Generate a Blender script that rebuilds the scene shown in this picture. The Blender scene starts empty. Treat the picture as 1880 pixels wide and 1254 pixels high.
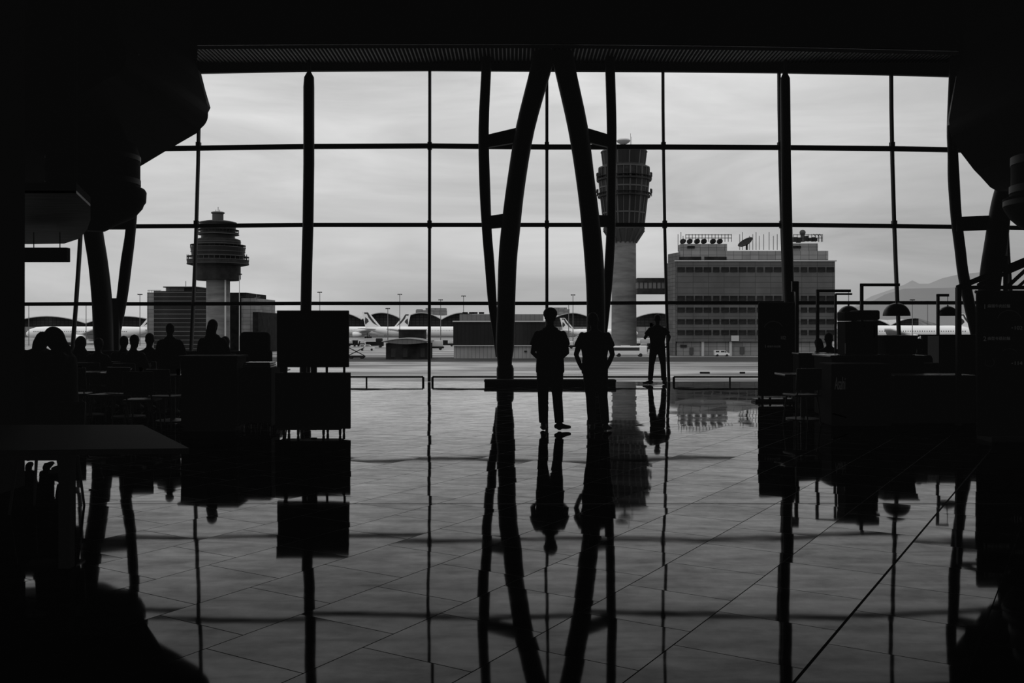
import bpy, bmesh, math, random
from mathutils import Vector, Matrix, noise as mnoise
random.seed(7)
S = bpy.context.scene
C = S.collection
PI = math.pi
F, HX, HY, CH = 1750.0, 940.0, 600.0, 1.5      # focal length (px), principal column, horizon row, eye height

def P(px, py, D):
    return Vector(((px-HX)*D/F, D, CH+(HY-py)*D/F))
def XX(px, D): return (px-HX)*D/F
def ZZ(py, D): return CH+(HY-py)*D/F

# ------------------------------------------------------------------ materials
def mat(name, v, rough=0.6, spec=0.5, metal=0.0, noise=0.0, nscale=3.0, stretch=(1,1,1), emit=0.0, bump=0.0):
    m = bpy.data.materials.new(name); m.use_nodes = True
    nt = m.node_tree; b = nt.nodes['Principled BSDF']
    b.inputs['Base Color'].default_value = (v, v, v, 1)
    b.inputs['Roughness'].default_value = rough
    b.inputs['Metallic'].default_value = metal
    b.inputs['Specular IOR Level'].default_value = spec
    if emit:
        b.inputs['Emission Color'].default_value = (1, 1, 1, 1)
        b.inputs['Emission Strength'].default_value = emit
    if noise or bump:
        tc = nt.nodes.new('ShaderNodeTexCoord'); mp = nt.nodes.new('ShaderNodeMapping')
        mp.inputs['Scale'].default_value = stretch
        n = nt.nodes.new('ShaderNodeTexNoise'); n.inputs['Scale'].default_value = nscale; n.inputs['Detail'].default_value = 5
        nt.links.new(tc.outputs['Object'], mp.inputs[0]); nt.links.new(mp.outputs[0], n.inputs['Vector'])
        if noise:
            r = nt.nodes.new('ShaderNodeMapRange')
            r.inputs['From Min'].default_value = .3; r.inputs['From Max'].default_value = .7
            r.inputs['To Min'].default_value = v*(1-noise); r.inputs['To Max'].default_value = v*(1+noise)
            nt.links.new(n.outputs['Fac'], r.inputs['Value']); nt.links.new(r.outputs[0], b.inputs['Base Color'])
        if bump:
            bp = nt.nodes.new('ShaderNodeBump'); bp.inputs['Strength'].default_value = bump
            nt.links.new(n.outputs['Fac'], bp.inputs['Height']); nt.links.new(bp.outputs[0], b.inputs['Normal'])
    return m

BL = .0022   # faint self-glow put into near-black materials to lift their black level
def grid_mat(name, v, line, sx, sz, w=0.06, rough=.6, jitter=.15):
    """panelled cladding: thin darker joints on a regular grid, panels of slightly unequal tone"""
    m = bpy.data.materials.new(name); m.use_nodes = True
    nt = m.node_tree; N = nt.nodes; L = nt.links; b = N['Principled BSDF']; b.inputs['Roughness'].default_value = rough; b.inputs['Specular IOR Level'].default_value = .12
    tc = N.new('ShaderNodeTexCoord'); sp = N.new('ShaderNodeSeparateXYZ'); L.new(tc.outputs['Object'], sp.inputs[0])
    def M(op, a, c=None):
        n = N.new('ShaderNodeMath'); n.operation = op
        for i, q in enumerate((a, c)):
            if q is None: continue
            if isinstance(q, (int, float)): n.inputs[i].default_value = q
            else: L.new(q, n.inputs[i])
        return n.outputs[0]
    xy = M('ADD', sp.outputs[0], sp.outputs[1])
    u = M('DIVIDE', xy, sx); q = M('DIVIDE', sp.outputs[2], sz)
    lu = M('LESS_THAN', M('FRACT', u), w/sx); lq = M('LESS_THAN', M('FRACT', q), w/sz)
    ln = M('MAXIMUM', lu, lq)
    cb = N.new('ShaderNodeCombineXYZ'); L.new(M('FLOOR', u), cb.inputs[0]); L.new(M('FLOOR', q), cb.inputs[1])
    wn = N.new('ShaderNodeTexWhiteNoise'); L.new(cb.outputs[0], wn.inputs['Vector'])
    nz = N.new('ShaderNodeTexNoise'); nz.inputs['Scale'].default_value = .25; L.new(tc.outputs['Object'], nz.inputs['Vector'])
    tone = M('MULTIPLY', M('ADD', M('MULTIPLY', M('SUBTRACT', wn.outputs['Value'], .5), jitter*2), M('ADD', .7, M('MULTIPLY', nz.outputs['Fac'], .6))), v)
    mx = N.new('ShaderNodeMix'); mx.data_type = 'FLOAT'
    L.new(ln, mx.inputs[0]); L.new(tone, mx.inputs[2]); mx.inputs[3].default_value = line
    L.new(mx.outputs[0], b.inputs['Base Color'])
    return m

M = {}
_mat = mat
def mat(name, v, *a, **k):
    if v <= .014 and 'emit' not in k: k['emit'] = BL
    return _mat(name, v, *a, **k)
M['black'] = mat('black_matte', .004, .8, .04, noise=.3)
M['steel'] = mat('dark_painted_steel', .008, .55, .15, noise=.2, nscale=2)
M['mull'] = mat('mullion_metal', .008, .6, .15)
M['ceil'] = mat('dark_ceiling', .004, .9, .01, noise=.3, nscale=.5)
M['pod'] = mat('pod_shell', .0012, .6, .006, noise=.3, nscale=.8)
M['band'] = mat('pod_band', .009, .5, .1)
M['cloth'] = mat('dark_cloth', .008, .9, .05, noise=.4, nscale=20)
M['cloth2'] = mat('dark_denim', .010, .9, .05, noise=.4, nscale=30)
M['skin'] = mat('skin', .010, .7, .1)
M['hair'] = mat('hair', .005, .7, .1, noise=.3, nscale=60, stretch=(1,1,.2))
M['shoe'] = mat('shoe_leather', .006, .6, .2)
M['soffit'] = mat('soffit_slat', .6, .6, .2)
M['soffitb'] = mat('soffit_backing', .006, .9, .05)
M['edge'] = mat('pale_edge_trim', .55, .5, .3)
M['frame'] = mat('frame_metal', .008, .5, .2)
M['board'] = mat('board_face', .004, .75, .03)
M['table'] = mat('table_top_laminate', .010, .22, .4, noise=.3, nscale=8, stretch=(1, 9, 1), bump=.03)
M['wood'] = mat('wood_boards', .16, .55, .25, noise=.6, nscale=2, stretch=(1, 14, 14))
M['woodpost'] = mat('wood_post', .22, .55, .3, emit=.010, noise=.6, nscale=3, stretch=(7, 7, .6))  # its faint glow stands in for hall light falling on the wood
M['chair'] = mat('chair_shell', .008, .5, .3)
M['pad'] = mat('upholstery', .008, .85, .1, noise=.3, nscale=12)
M['chrome'] = mat('chrome', .35, .15, .5, metal=1)
M['lamp'] = mat('lamp_enamel', .012, .4, .4)
M['rim'] = mat('lamp_rim', .30, .35, .5)
M['glassware'] = mat('glassware', .25, .1, .6)
M['paper'] = mat('paper', .55, .8, .2)
M['ink'] = mat('menu_lettering', .14, .8, .1, emit=.012)
M['logo'] = mat('silver_lettering', .10, .6, .2, emit=.010)
M['steelrefl'] = mat('brushed_strip', .22, .4, .5)
M['concrete'] = mat('tower_concrete', .14, .8, .2, noise=.35, nscale=.15, stretch=(1,1,5))
M['tdark'] = mat('tower_dark_cladding', .018, .6, .1, noise=.4, nscale=.6)
M['tglass'] = mat('tower_glass', .0145, .4, .1)
M['tmetal'] = mat('tower_metal', .055, .6, .15)
M['panel'] = grid_mat('pale_panels', .20, .05, 2.4, 1.25, .10)
M['panel2'] = grid_mat('grey_panels', .088, .045, 4.4, 1.6, .12, jitter=.1)
M['sidepanel'] = grid_mat('side_panels', .11, .04, 2.2, 1.1, .12)
M['louvre'] = grid_mat('louvre_wall', .013, .13, 400, 1.35, .16, jitter=.2)
M['bwin'] = mat('office_glass', .0145, .4, .05, noise=.8, nscale=.4)
M['stripe'] = mat('light_strip', .4, .5, .3)
M['white'] = mat('aircraft_white', .80, .35, .5)
M['tailmark'] = mat('tail_green', .03, .4, .4)
M['engine'] = mat('engine_grey', .45, .35, .5)
M['tyre'] = mat('tyre_rubber', .01, .8, .2)
M['vwhite'] = mat('vehicle_white', .65, .3, .5)
M['vglass'] = mat('vehicle_glass', .015, .1, .5)
M['hdark'] = grid_mat('hangar_glazing', .03, .012, 3.2, 2.2, .5)
M['hroof'] = mat('hangar_roof', .42, .6, .3, noise=.12, nscale=.05)
M['hutdark'] = mat('hut_dark', .0145, .8, .03, noise=.4, nscale=.5)
M['hutribs'] = grid_mat('ribbed_cladding', .24, .12, 1.0, 50, .12, jitter=.03)
M['hutribd'] = grid_mat('dark_ribbed_cladding', .013, .007, 1.0, 50, .12, jitter=.03)
M['hut2'] = grid_mat('penthouse_cladding', .12, .08, 1.2, 60, .12, jitter=.03)
M['mast'] = mat('mast_steel', .12, .5, .4)
M['maston'] = mat('pale_mast_steel', .4, .5, .4)
M['grass'] = mat('dark_verge', .04, .9, .1, noise=.5, nscale=.08, stretch=(.4,3,1))
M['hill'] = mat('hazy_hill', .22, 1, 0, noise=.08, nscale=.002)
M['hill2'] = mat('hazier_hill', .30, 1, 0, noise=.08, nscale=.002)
M['city'] = grid_mat('distant_cladding', .20, .13, 6, 4, .8)

FP, FS = 7.8, 1.20
def floor_material():
    m = bpy.data.materials.new('polished_floor_tiles'); m.use_nodes = True
    nt = m.node_tree; N = nt.nodes; L = nt.links; b = N['Principled BSDF']
    tc = N.new('ShaderNodeTexCoord'); sp = N.new('ShaderNodeSeparateXYZ'); L.new(tc.outputs['Object'], sp.inputs[0])
    X, Y = sp.outputs[0], sp.outputs[1]
    def Q(op, a, c=None, d=None):
        n = N.new('ShaderNodeMath'); n.operation = op
        for i, q in enumerate((a, c, d)):
            if q is None: continue
            if isinstance(q, (int, float)): n.inputs[i].default_value = q
            else: L.new(q, n.inputs[i])
        return n.outputs[0]
    s = Q('ADD', Q('MULTIPLY', X, .8532), Q('MULTIPLY', Y, -.5217))
    t = Q('ADD', Q('MULTIPLY', X, .5217), Q('MULTIPLY', Y, .8532))
    r = Q('DIVIDE', Q('ADD', s, 1.083), .613)
    k = Q('FLOOR', r)
    u = Q('DIVIDE', Q('SUBTRACT', Q('SUBTRACT', t, 4.627), Q('MULTIPLY', k, .395)), .622)
    j = Q('FLOOR', u)
    def edge(fr, size, w):   # 1 within w/2 of a joint
        f = Q('FRACT', fr); a = Q('MINIMUM', f, Q('SUBTRACT', 1, f))
        return Q('LESS_THAN', Q('MULTIPLY', a, size), w/2)
    g = Q('MAXIMUM', edge(r, .613, .0065), edge(u, .622, .0065))
    wide = Q('LESS_THAN', Q('ABSOLUTE', Q('ADD', s, 1.083)), .0075)
    cross = Q('LESS_THAN', Q('ABSOLUTE', Q('SUBTRACT', Y, 8.08)), .012)
    g = Q('MAXIMUM', g, Q('MAXIMUM', wide, cross))
    cb = N.new('ShaderNodeCombineXYZ'); L.new(k, cb.inputs[0]); L.new(j, cb.inputs[1])
    wn = N.new('ShaderNodeTexWhiteNoise'); wn.noise_dimensions = '3D'; L.new(cb.outputs[0], wn.inputs['Vector'])
    # each tile lies a hair out of level: tilt of about a milliradian
    sub = N.new('ShaderNodeVectorMath'); sub.operation = 'SUBTRACT'; L.new(wn.outputs['Color'], sub.inputs[0]); sub.inputs[1].default_value = (.5, .5, .5)
    mul = N.new('ShaderNodeVectorMath'); mul.operation = 'MULTIPLY'; L.new(sub.outputs[0], mul.inputs[0]); mul.inputs[1].default_value = (.010, .0044, 0)
    n1 = N.new('ShaderNodeTexNoise'); n1.inputs['Scale'].default_value = 1.3; n1.inputs['Detail'].default_value = 2; L.new(tc.outputs['Object'], n1.inputs['Vector'])
    s2 = N.new('ShaderNodeVectorMath'); s2.operation = 'SUBTRACT'; L.new(n1.outputs['Color'], s2.inputs[0]); s2.inputs[1].default_value = (.5, .5, .5)
    m2 = N.new('ShaderNodeVectorMath'); m2.operation = 'MULTIPLY'; L.new(s2.outputs[0], m2.inputs[0]); m2.inputs[1].default_value = (.006, .006, 0)
    ad = N.new('ShaderNodeVectorMath'); ad.operation = 'ADD'; L.new(mul.outputs[0], ad.inputs[0]); L.new(m2.outputs[0], ad.inputs[1])
    a2 = N.new('ShaderNodeVectorMath'); a2.operation = 'ADD'; L.new(ad.outputs[0], a2.inputs[0]); a2.inputs[1].default_value = (0, 0, 1)
    nn = N.new('ShaderNodeVectorMath'); nn.operation = 'NORMALIZE'; L.new(a2.outputs[0], nn.inputs[0])
    L.new(nn.outputs[0], b.inputs['Normal'])
    # veined, slightly scuffed stone
    n2 = N.new('ShaderNodeTexNoise'); n2.inputs['Scale'].default_value = 2.2; n2.inputs['Detail'].default_value = 7; n2.inputs['Distortion'].default_value = .6
    mp = N.new('ShaderNodeMapping'); mp.inputs['Rotation'].default_value = (0, 0, .55); mp.inputs['Scale'].default_value = (1, 3.2, 1)
    L.new(tc.outputs['Object'], mp.inputs[0]); L.new(mp.outputs[0], n2.inputs['Vector'])
    tone = Q('ADD', Q('MULTIPLY', n2.outputs['Fac'], .012), Q('MULTIPLY', wn.outputs['Value'], .003))
    tone = Q('MULTIPLY', tone, Q('SUBTRACT', 1, Q('MULTIPLY', g, .8)))
    L.new(tone, b.inputs['Base Color']); b.inputs['Specular IOR Level'].default_value = 0; b.inputs['Roughness'].default_value = 1
    b.inputs['Emission Color'].default_value = (1,1,1,1); b.inputs['Emission Strength'].default_value = .0008
    # polish: mirror strength climbs steeply towards grazing view, varied by veins and tile
    gl = N.new('ShaderNodeBsdfGlossy'); gl.distribution = 'GGX'; gl.inputs[0].default_value = (1,1,1,1)
    L.new(nn.outputs[0], gl.inputs['Normal'])
    rr = Q('ADD', Q('ADD', .020, Q('MULTIPLY', n2.outputs['Fac'], .026)), Q('MULTIPLY', g, .5)); L.new(rr, gl.inputs['Roughness'])
    lw = N.new('ShaderNodeLayerWeight')
    n3 = N.new('ShaderNodeTexNoise'); n3.inputs['Scale'].default_value = 9; n3.inputs['Detail'].default_value = 8; n3.inputs['Roughness'].default_value = .7; L.new(tc.outputs['Object'], n3.inputs['Vector'])
    fr = Q('MULTIPLY', Q('POWER', lw.outputs['Facing'], FP), FS)
    fr = Q('MULTIPLY', fr, Q('ADD', -.06, Q('ADD', Q('ADD', Q('MULTIPLY', n2.outputs['Fac'], 1.25), Q('MULTIPLY', n3.outputs['Fac'], .75)), Q('MULTIPLY', wn.outputs['Value'], .14))))
    fr = Q('MULTIPLY', fr, Q('SUBTRACT', 1, Q('MULTIPLY', g, .85)))
    ms = N.new('ShaderNodeMixShader'); L.new(fr, ms.inputs[0]); L.new(b.outputs[0], ms.inputs[1]); L.new(gl.outputs[0], ms.inputs[2])
    L.new(ms.outputs[0], N['Material Output'].inputs[0])
    return m

def apron_material():
    m = bpy.data.materials.new('apron_concrete'); m.use_nodes = True
    nt = m.node_tree; N = nt.nodes; L = nt.links; b = N['Principled BSDF']
    tc = N.new('ShaderNodeTexCoord')
    mp = N.new('ShaderNodeMapping'); mp.inputs['Scale'].default_value = (.35, 1.6, 1); L.new(tc.outputs['Object'], mp.inputs[0])
    n = N.new('ShaderNodeTexNoise'); n.inputs['Scale'].default_value = .055; n.inputs['Detail'].default_value = 8; n.inputs['Roughness'].default_value = .65; n.inputs['Distortion'].default_value = .8
    L.new(mp.outputs[0], n.inputs['Vector'])
    cr = N.new('ShaderNodeValToRGB'); L.new(n.outputs['Fac'], cr.inputs[0])
    e = cr.color_ramp.elements; e[0].position = .40; e[0].color = (.035, .035, .035, 1); e[1].position = .60; e[1].color = (.34, .34, .34, 1)
    x = cr.color_ramp.elements.new(.5); x.color = (.15, .15, .15, 1)
    L.new(cr.outputs[0], b.inputs['Base Color']); b.inputs['Roughness'].default_value = .55
    return m

def glass_material():
    m = bpy.data.materials.new('window_glass'); m.use_nodes = True
    nt = m.node_tree; N = nt.nodes; L = nt.links; N.remove(N['Principled BSDF']); out = N['Material Output']
    tr = N.new('ShaderNodeBsdfTransparent'); tr.inputs[0].default_value = (.97, .97, .97, 1)
    tl = N.new('ShaderNodeBsdfTranslucent'); tl.inputs[0].default_value = (.9, .9, .9, 1)
    gl = N.new('ShaderNodeBsdfGlossy'); gl.inputs['Roughness'].default_value = .02; gl.inputs[0].default_value = (.6, .6, .6, 1)
    lw = N.new('ShaderNodeFresnel'); lw.inputs['IOR'].default_value = 1.3
    tc = N.new('ShaderNodeTexCoord'); mp = N.new('ShaderNodeMapping'); mp.inputs['Scale'].default_value = (1.6, 1, .10); L.new(tc.outputs['Object'], mp.inputs[0])
    n = N.new('ShaderNodeTexNoise'); n.inputs['Scale'].default_value = 1.2; n.inputs['Detail'].default_value = 3; L.new(mp.outputs[0], n.inputs['Vector'])  # upright translucent streaks stand in for hall columns mirrored in the panes
    r = N.new('ShaderNodeMapRange'); r.inputs['From Min'].default_value = .45; r.inputs['From Max'].default_value = .75; r.inputs['To Min'].default_value = .0; r.inputs['To Max'].default_value = .012
    L.new(n.outputs['Fac'], r.inputs['Value'])
    a = N.new('ShaderNodeMixShader'); L.new(lw.outputs[0], a.inputs[0]); L.new(tr.outputs[0], a.inputs[1]); L.new(gl.outputs[0], a.inputs[2])
    c = N.new('ShaderNodeMixShader'); L.new(r.outputs[0], c.inputs[0]); L.new(a.outputs[0], c.inputs[1]); L.new(tl.outputs[0], c.inputs[2])
    L.new(c.outputs[0], out.inputs[0])
    return m
M['floor'] = floor_material(); M['apron'] = apron_material(); M['glass'] = glass_material()

# ------------------------------------------------------------------ mesh builder
class MB:
    def __init__(self): self.bm = bmesh.new()
    def box(self, c, s, rz=0, rx=0, ry=0, taper=1.0):
        m = Matrix.Translation(c) @ Matrix.Rotation(rz, 4, 'Z') @ Matrix.Rotation(ry, 4, 'Y') @ Matrix.Rotation(rx, 4, 'X')
        vs = []
        for z in (-.5, .5):
            k = taper if z < 0 else 1
            for x, y in ((-.5,-.5),(.5,-.5),(.5,.5),(-.5,.5)):
                vs.append(self.bm.verts.new(m @ Vector((x*s[0]*k, y*s[1]*k, z*s[2]))))
        for f in ((3,2,1,0),(4,5,6,7),(0,1,5,4),(1,2,6,5),(2,3,7,6),(3,0,4,7)):
            self.bm.faces.new([vs[i] for i in f])
        return self
    def rbox(self, c, s, r=.02, rz=0, rx=0, ry=0, seg=2):
        """box with rounded edges"""
        t = bmesh.new(); bmesh.ops.create_cube(t, size=1)
        for v in t.verts: v.co = Vector((v.co.x*s[0], v.co.y*s[1], v.co.z*s[2]))
        bmesh.ops.bevel(t, geom=t.edges[:], offset=min(r, min(s)*.45), segments=seg, affect='EDGES', profile=.5)
        m = Matrix.Translation(c) @ Matrix.Rotation(rz, 4, 'Z') @ Matrix.Rotation(ry, 4, 'Y') @ Matrix.Rotation(rx, 4, 'X')
        self._merge(t, m); return self
    def _merge(self, t, m=Matrix()):
        mp = {v: self.bm.verts.new(m @ v.co) for v in t.verts}
        for f in t.faces: self.bm.faces.new([mp[v] for v in f.verts])
        t.free()
    def rings(self, rings, closed=True, cap=True):
        rs = [[self.bm.verts.new(p) for p in r] for r in rings]
        n = len(rs[0])
        for a, b in zip(rs, rs[1:]):
            for i in range(n if closed else n-1):
                j = (i+1) % n
                self.bm.faces.new((a[i], a[j], b[j], b[i]))
        if cap:
            self.bm.faces.new(rs[0][::-1]); self.bm.faces.new(rs[-1])
        return self
    def tube(self, pts, rad, n=12, round_caps=False, side=None, cap=True):
        """rad: list of r or (ra, rb); side fixes the direction of ra"""
        pts = [Vector(p) for p in pts]
        if not isinstance(rad, (list, tuple)): rad = [rad]*len(pts)
        rad = [(r, r) if isinstance(r, (int, float)) else r for r in rad]
        if round_caps:
            d0 = (pts[0]-pts[1]).normalized(); d1 = (pts[-1]-pts[-2]).normalized()
            a, b = rad[0], rad[-1]; ma, mb_ = min(a), min(b)
            pts = [pts[0]+d0*ma*.9, pts[0]+d0*ma*.6] + pts + [pts[-1]+d1*mb_*.6, pts[-1]+d1*mb_*.9]
            rad = [(a[0]*.35, a[1]*.35), (a[0]*.8, a[1]*.8)] + rad + [(b[0]*.8, b[1]*.8), (b[0]*.35, b[1]*.35)]
        rings = []; prev = None
        for i, p in enumerate(pts):
            d = (pts[min(i+1, len(pts)-1)] - pts[max(i-1, 0)]).normalized()
            if side is not None: u = Vector(side) - d*Vector(side).dot(d)
            elif prev is not None: u = prev - d*prev.dot(d)
            else:
                u = Vector((1,0,0)) if abs(d.x) < .8 else Vector((0,1,0)); u = u - d*u.dot(d)
            u.normalize(); w = d.cross(u); prev = u
            rings.append([p + u*math.cos(2*PI*k/n)*rad[i][0] + w*math.sin(2*PI*k/n)*rad[i][1] for k in range(n)])
        return self.rings(rings, cap=cap)
    def lathe(self, prof, c=(0,0,0), n=32, sx=1, sy=1, rz=0):
        c = Vector(c)
        rings = [[c + Vector((max(r, .0005)*math.cos(2*PI*k/n+rz)*sx, max(r, .0005)*math.sin(2*PI*k/n+rz)*sy, z)) for k in range(n)] for r, z in prof]
        return self.rings(rings)
    def ell(self, c, r, n=20, m=12, rot=None):
        c = Vector(c); R = rot or Matrix.Identity(3)
        rings = []
        for i in range(m+1):
            a = PI*i/m; q = max(math.sin(a), .01)
            rings.append([c + R @ Vector((r[0]*q*math.cos(2*PI*k/n), r[1]*q*math.sin(2*PI*k/n), -r[2]*math.cos(a))) for k in range(n)])
        return self.rings(rings)
    def prism(self, poly, ext):
        """poly: list of 3D points, ext: extrusion vector"""
        ext = Vector(ext); a = [self.bm.verts.new(Vector(p)) for p in poly]; b = [self.bm.verts.new(Vector(p)+ext) for p in poly]
        n = len(a); self.bm.faces.new(a[::-1]); self.bm.faces.new(b)
        for i in range(n): self.bm.faces.new((a[i], a[(i+1)%n], b[(i+1)%n], b[i]))
        return self
    def quad(self, *p):
        self.bm.faces.new([self.bm.verts.new(Vector(q)) for q in p]); return self
    def bevel(self, off, seg=2):
        bmesh.ops.bevel(self.bm, geom=self.bm.edges[:], offset=off, segments=seg, affect='EDGES', profile=.5); return self
    def build(self, name, m, parent=None, smooth=False, origin=None, fix=True):
        bm = self.bm
        if fix: bmesh.ops.recalc_face_normals(bm, faces=bm.faces[:])
        if parent is None:
            if origin is None:
                xs = [v.co for v in bm.verts]
                lo = Vector((min(v.x for v in xs), min(v.y for v in xs), min(v.z for v in xs))); hi = Vector((max(v.x for v in xs), max(v.y for v in xs), max(v.z for v in xs)))
                origin = Vector(((lo.x+hi.x)/2, (lo.y+hi.y)/2, lo.z))
            off = Vector(origin)
        elif LOCAL[0]: off = Vector((0,0,0))
        else: off = world_loc(parent)
        if off.length: bmesh.ops.translate(bm, verts=bm.verts[:], vec=-off)
        me = bpy.data.meshes.new(name); bm.to_mesh(me); bm.free(); me.materials.append(m)
        if smooth:
            me.polygons.foreach_set('use_smooth', [True]*len(me.polygons))
            try: me.set_sharp_from_angle(angle=math.radians(40))
            except Exception: pass
        o = bpy.data.objects.new(name, me); C.objects.link(o)
        if parent is None: o.location = off
        else: o.parent = parent
        return o
LOCAL = [False]
def world_loc(o):
    v = Vector(o.location)
    while o.parent: o = o.parent; v = v + Vector(o.location)
    return v

def tag(o, label, cat, group=None, kind=None):
    o['label'] = label; o['category'] = cat
    if group: o['group'] = group
    if kind: o['kind'] = kind
    return o
def thing(name, loc, label, cat, group=None, rz=0):
    o = bpy.data.objects.new(name, None); o.empty_display_size = .2; C.objects.link(o)
    o.location = loc; o.rotation_euler = (0, 0, rz)
    return tag(o, label, cat, group)
def struct(o): o['kind'] = 'structure'; return o
def kids(o): return [c for c in list(bpy.data.objects) if c.parent == o]
def dup(root, loc, rz=None, label=None, group=None):
    r = root.copy(); C.objects.link(r); r.location = loc
    if rz is not None: r.rotation_euler = (0, 0, rz)
    if label: r['label'] = label
    if group: r['group'] = group
    for ch in kids(root):
        c = ch.copy(); C.objects.link(c); c.parent = r
        for g in kids(ch):
            d = g.copy(); C.objects.link(d); d.parent = c
    return r

def text(body, size, loc, name, m, parent, rz=0, align='LEFT', shear=0, sx=1, ext=.002):
    cu = bpy.data.curves.new('t', 'FONT'); cu.body = body; cu.size = size; cu.align_x = align; cu.extrude = ext; cu.shear = shear
    o = bpy.data.objects.new('t', cu); C.objects.link(o)
    dg = bpy.context.evaluated_depsgraph_get()
    me = bpy.data.meshes.new_from_object(o.evaluated_get(dg)); me.name = name
    bpy.data.objects.remove(o); bpy.data.curves.remove(cu)
    R = Matrix.Translation(Vector(loc) - (Vector((0,0,0)) if LOCAL[0] else world_loc(parent))) @ Matrix.Rotation(rz, 4, 'Z') @ Matrix.Rotation(PI/2, 4, 'X') @ Matrix.Diagonal((sx, 1, 1, 1))
    me.transform(R); me.materials.clear(); me.materials.append(m)
    q = bpy.data.objects.new(name, me); C.objects.link(q); q.parent = parent
    return q

# ------------------------------------------------------------------ sky, camera
w = bpy.data.worlds.new('overcast_sky'); S.world = w; w.use_nodes = True
nt = w.node_tree; N = nt.nodes; L = nt.links
bg = N['Background']
tc = N.new('ShaderNodeTexCoord'); sp = N.new('ShaderNodeSeparateXYZ'); L.new(tc.outputs['Generated'], sp.inputs[0])
cr = N.new('ShaderNodeValToRGB'); L.new(sp.outputs[2], cr.inputs[0])
e = cr.color_ramp.elements
e[0].position = 0; e[0].color = (.50,.50,.50,1); e[1].position = 1; e[1].color = (1.35,1.35,1.35,1)
for p_, c_ in ((.03,.50),(.07,.55),(.14,.62),(.20,.69),(.27,.78),(.5,1.0)):
    q = e.new(p_); q.color = (c_,)*3+(1,)
mp = N.new('ShaderNodeMapping'); mp.inputs['Scale'].default_value = (1.5, 1.5, 9); L.new(tc.outputs['Generated'], mp.inputs[0])
nz = N.new('ShaderNodeTexNoise'); nz.inputs['Scale'].default_value = 1.9; nz.inputs['Detail'].default_value = 7; nz.inputs['Roughness'].default_value = .55; nz.inputs['Distortion'].default_value = .5
L.new(mp.outputs[0], nz.inputs['Vector'])
mr = N.new('ShaderNodeMapRange'); mr.inputs['From Min'].default_value = .3; mr.inputs['From Max'].default_value = .7; mr.inputs['To Min'].default_value = .78; mr.inputs['To Max'].default_value = 1.22
L.new(nz.outputs['Fac'], mr.inputs['Value'])
mx = N.new('ShaderNodeMath'); mx.operation = 'MULTIPLY'; L.new(mr.outputs[0], mx.inputs[0])
# the sky is duller low down to the east (right)
dx = N.new('ShaderNodeMapRange'); dx.inputs['From Min'].default_value = .2; dx.inputs['From Max'].default_value = .45; dx.inputs['To Min'].default_value = 1; dx.inputs['To Max'].default_value = .72; L.new(sp.outputs[0], dx.inputs['Value'])
L.new(dx.outputs[0], mx.inputs[1])
vm = N.new('ShaderNodeVectorMath'); vm.operation = 'SCALE'; L.new(cr.outputs[0], vm.inputs[0]); L.new(mx.outputs[0], vm.inputs['Scale'])
L.new(vm.outputs[0], bg.inputs['Color']); bg.inputs['Strength'].default_value = 1.0
S.view_settings.view_transform = 'Standard'; S.view_settings.look = 'None'; S.view_settings.exposure = 0; S.view_settings.gamma = 1

cam = bpy.data.cameras.new('camera'); co = bpy.data.objects.new('camera', cam); C.objects.link(co)
co.location = (0, 0, CH); co.rotation_euler = (PI/2, 0, 0)
cam.sensor_width = 36; cam.lens = 36*F/1880; cam.shift_y = -(627-HY)/1880; cam.clip_end = 20000
S.camera = co

# ------------------------------------------------------------------ room shell
FD = 26.0
def shell():
    struct(MB().box((-.7, 10.6, -.15), (32, 31, .3)).build('floor', M['floor'], origin=(0,0,0)))
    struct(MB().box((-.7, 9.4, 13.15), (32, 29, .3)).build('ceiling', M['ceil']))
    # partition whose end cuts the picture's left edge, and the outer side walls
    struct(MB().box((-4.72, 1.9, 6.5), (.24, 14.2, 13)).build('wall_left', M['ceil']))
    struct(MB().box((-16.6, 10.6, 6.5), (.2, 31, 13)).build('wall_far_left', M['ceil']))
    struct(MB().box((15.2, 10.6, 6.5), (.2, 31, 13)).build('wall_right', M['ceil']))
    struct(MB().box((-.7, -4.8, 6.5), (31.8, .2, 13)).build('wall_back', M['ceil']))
    # deep bulkhead above the windows and the slatted soffit behind it
    ed = [(-700,86),(355,84),(600,82.5),(1000,82),(1300,85),(1430,87),(1770,95),(1960,100)]
    bt = [P(x, y, 23.6) for x, y in ed]; bt[0].x = -16.5; bt[-1].x = 15.1
    struct(MB().prism([Vector((-16.5, 23.6, 13))]+bt+[Vector((15.1, 23.6, 13))], (0, .3, 0)).build('wall_front', M['ceil']))
    b = MB()
    for p, q in zip(bt, bt[1:]): b.box((p+q)/2+Vector((0,-.02,.012)), ((q-p).length, .03, .024), ry=-math.atan2(q.z-p.z, q.x-p.x))
    struct(b.build('trim_3', M['edge']))
    struct(MB().box((-.7, 25.0, 8.75), (31.6, 2.2, .06)).build('trim_1', M['soffitb']))
    b = MB()
    x = -16.0
    while x < 15:
        b.box((x, 24.95, 8.70), (.030, 2.0, .03)); x += .105
    struct(b.build('trim_2', M['soffit']))
XT = [-60,158,366,568,789,1004,1217,1430,1636,1838,2040]
XB = [-90,128,348,561,788,1004,1228,1448,1655,1868,2085]
LV = [[140,137,133,129,128,129,130,132,136,142,148],
      [277,275,272,269,268,270,270,271,273,277,281],
      [418,416,415,413,413,413,413,413,415,418,421],
      [559,558,558,557,557,557,556,556,556,556,556],
      [701]*11]
def mx_(i, y):
    t = max(0, (y-130)/571)**1.7
    return XT[i]+(XB[i]-XT[i])*t
def node(i, l, D=FD):
    y = LV[l][i]; return P(mx_(i, y), y, D)
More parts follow.
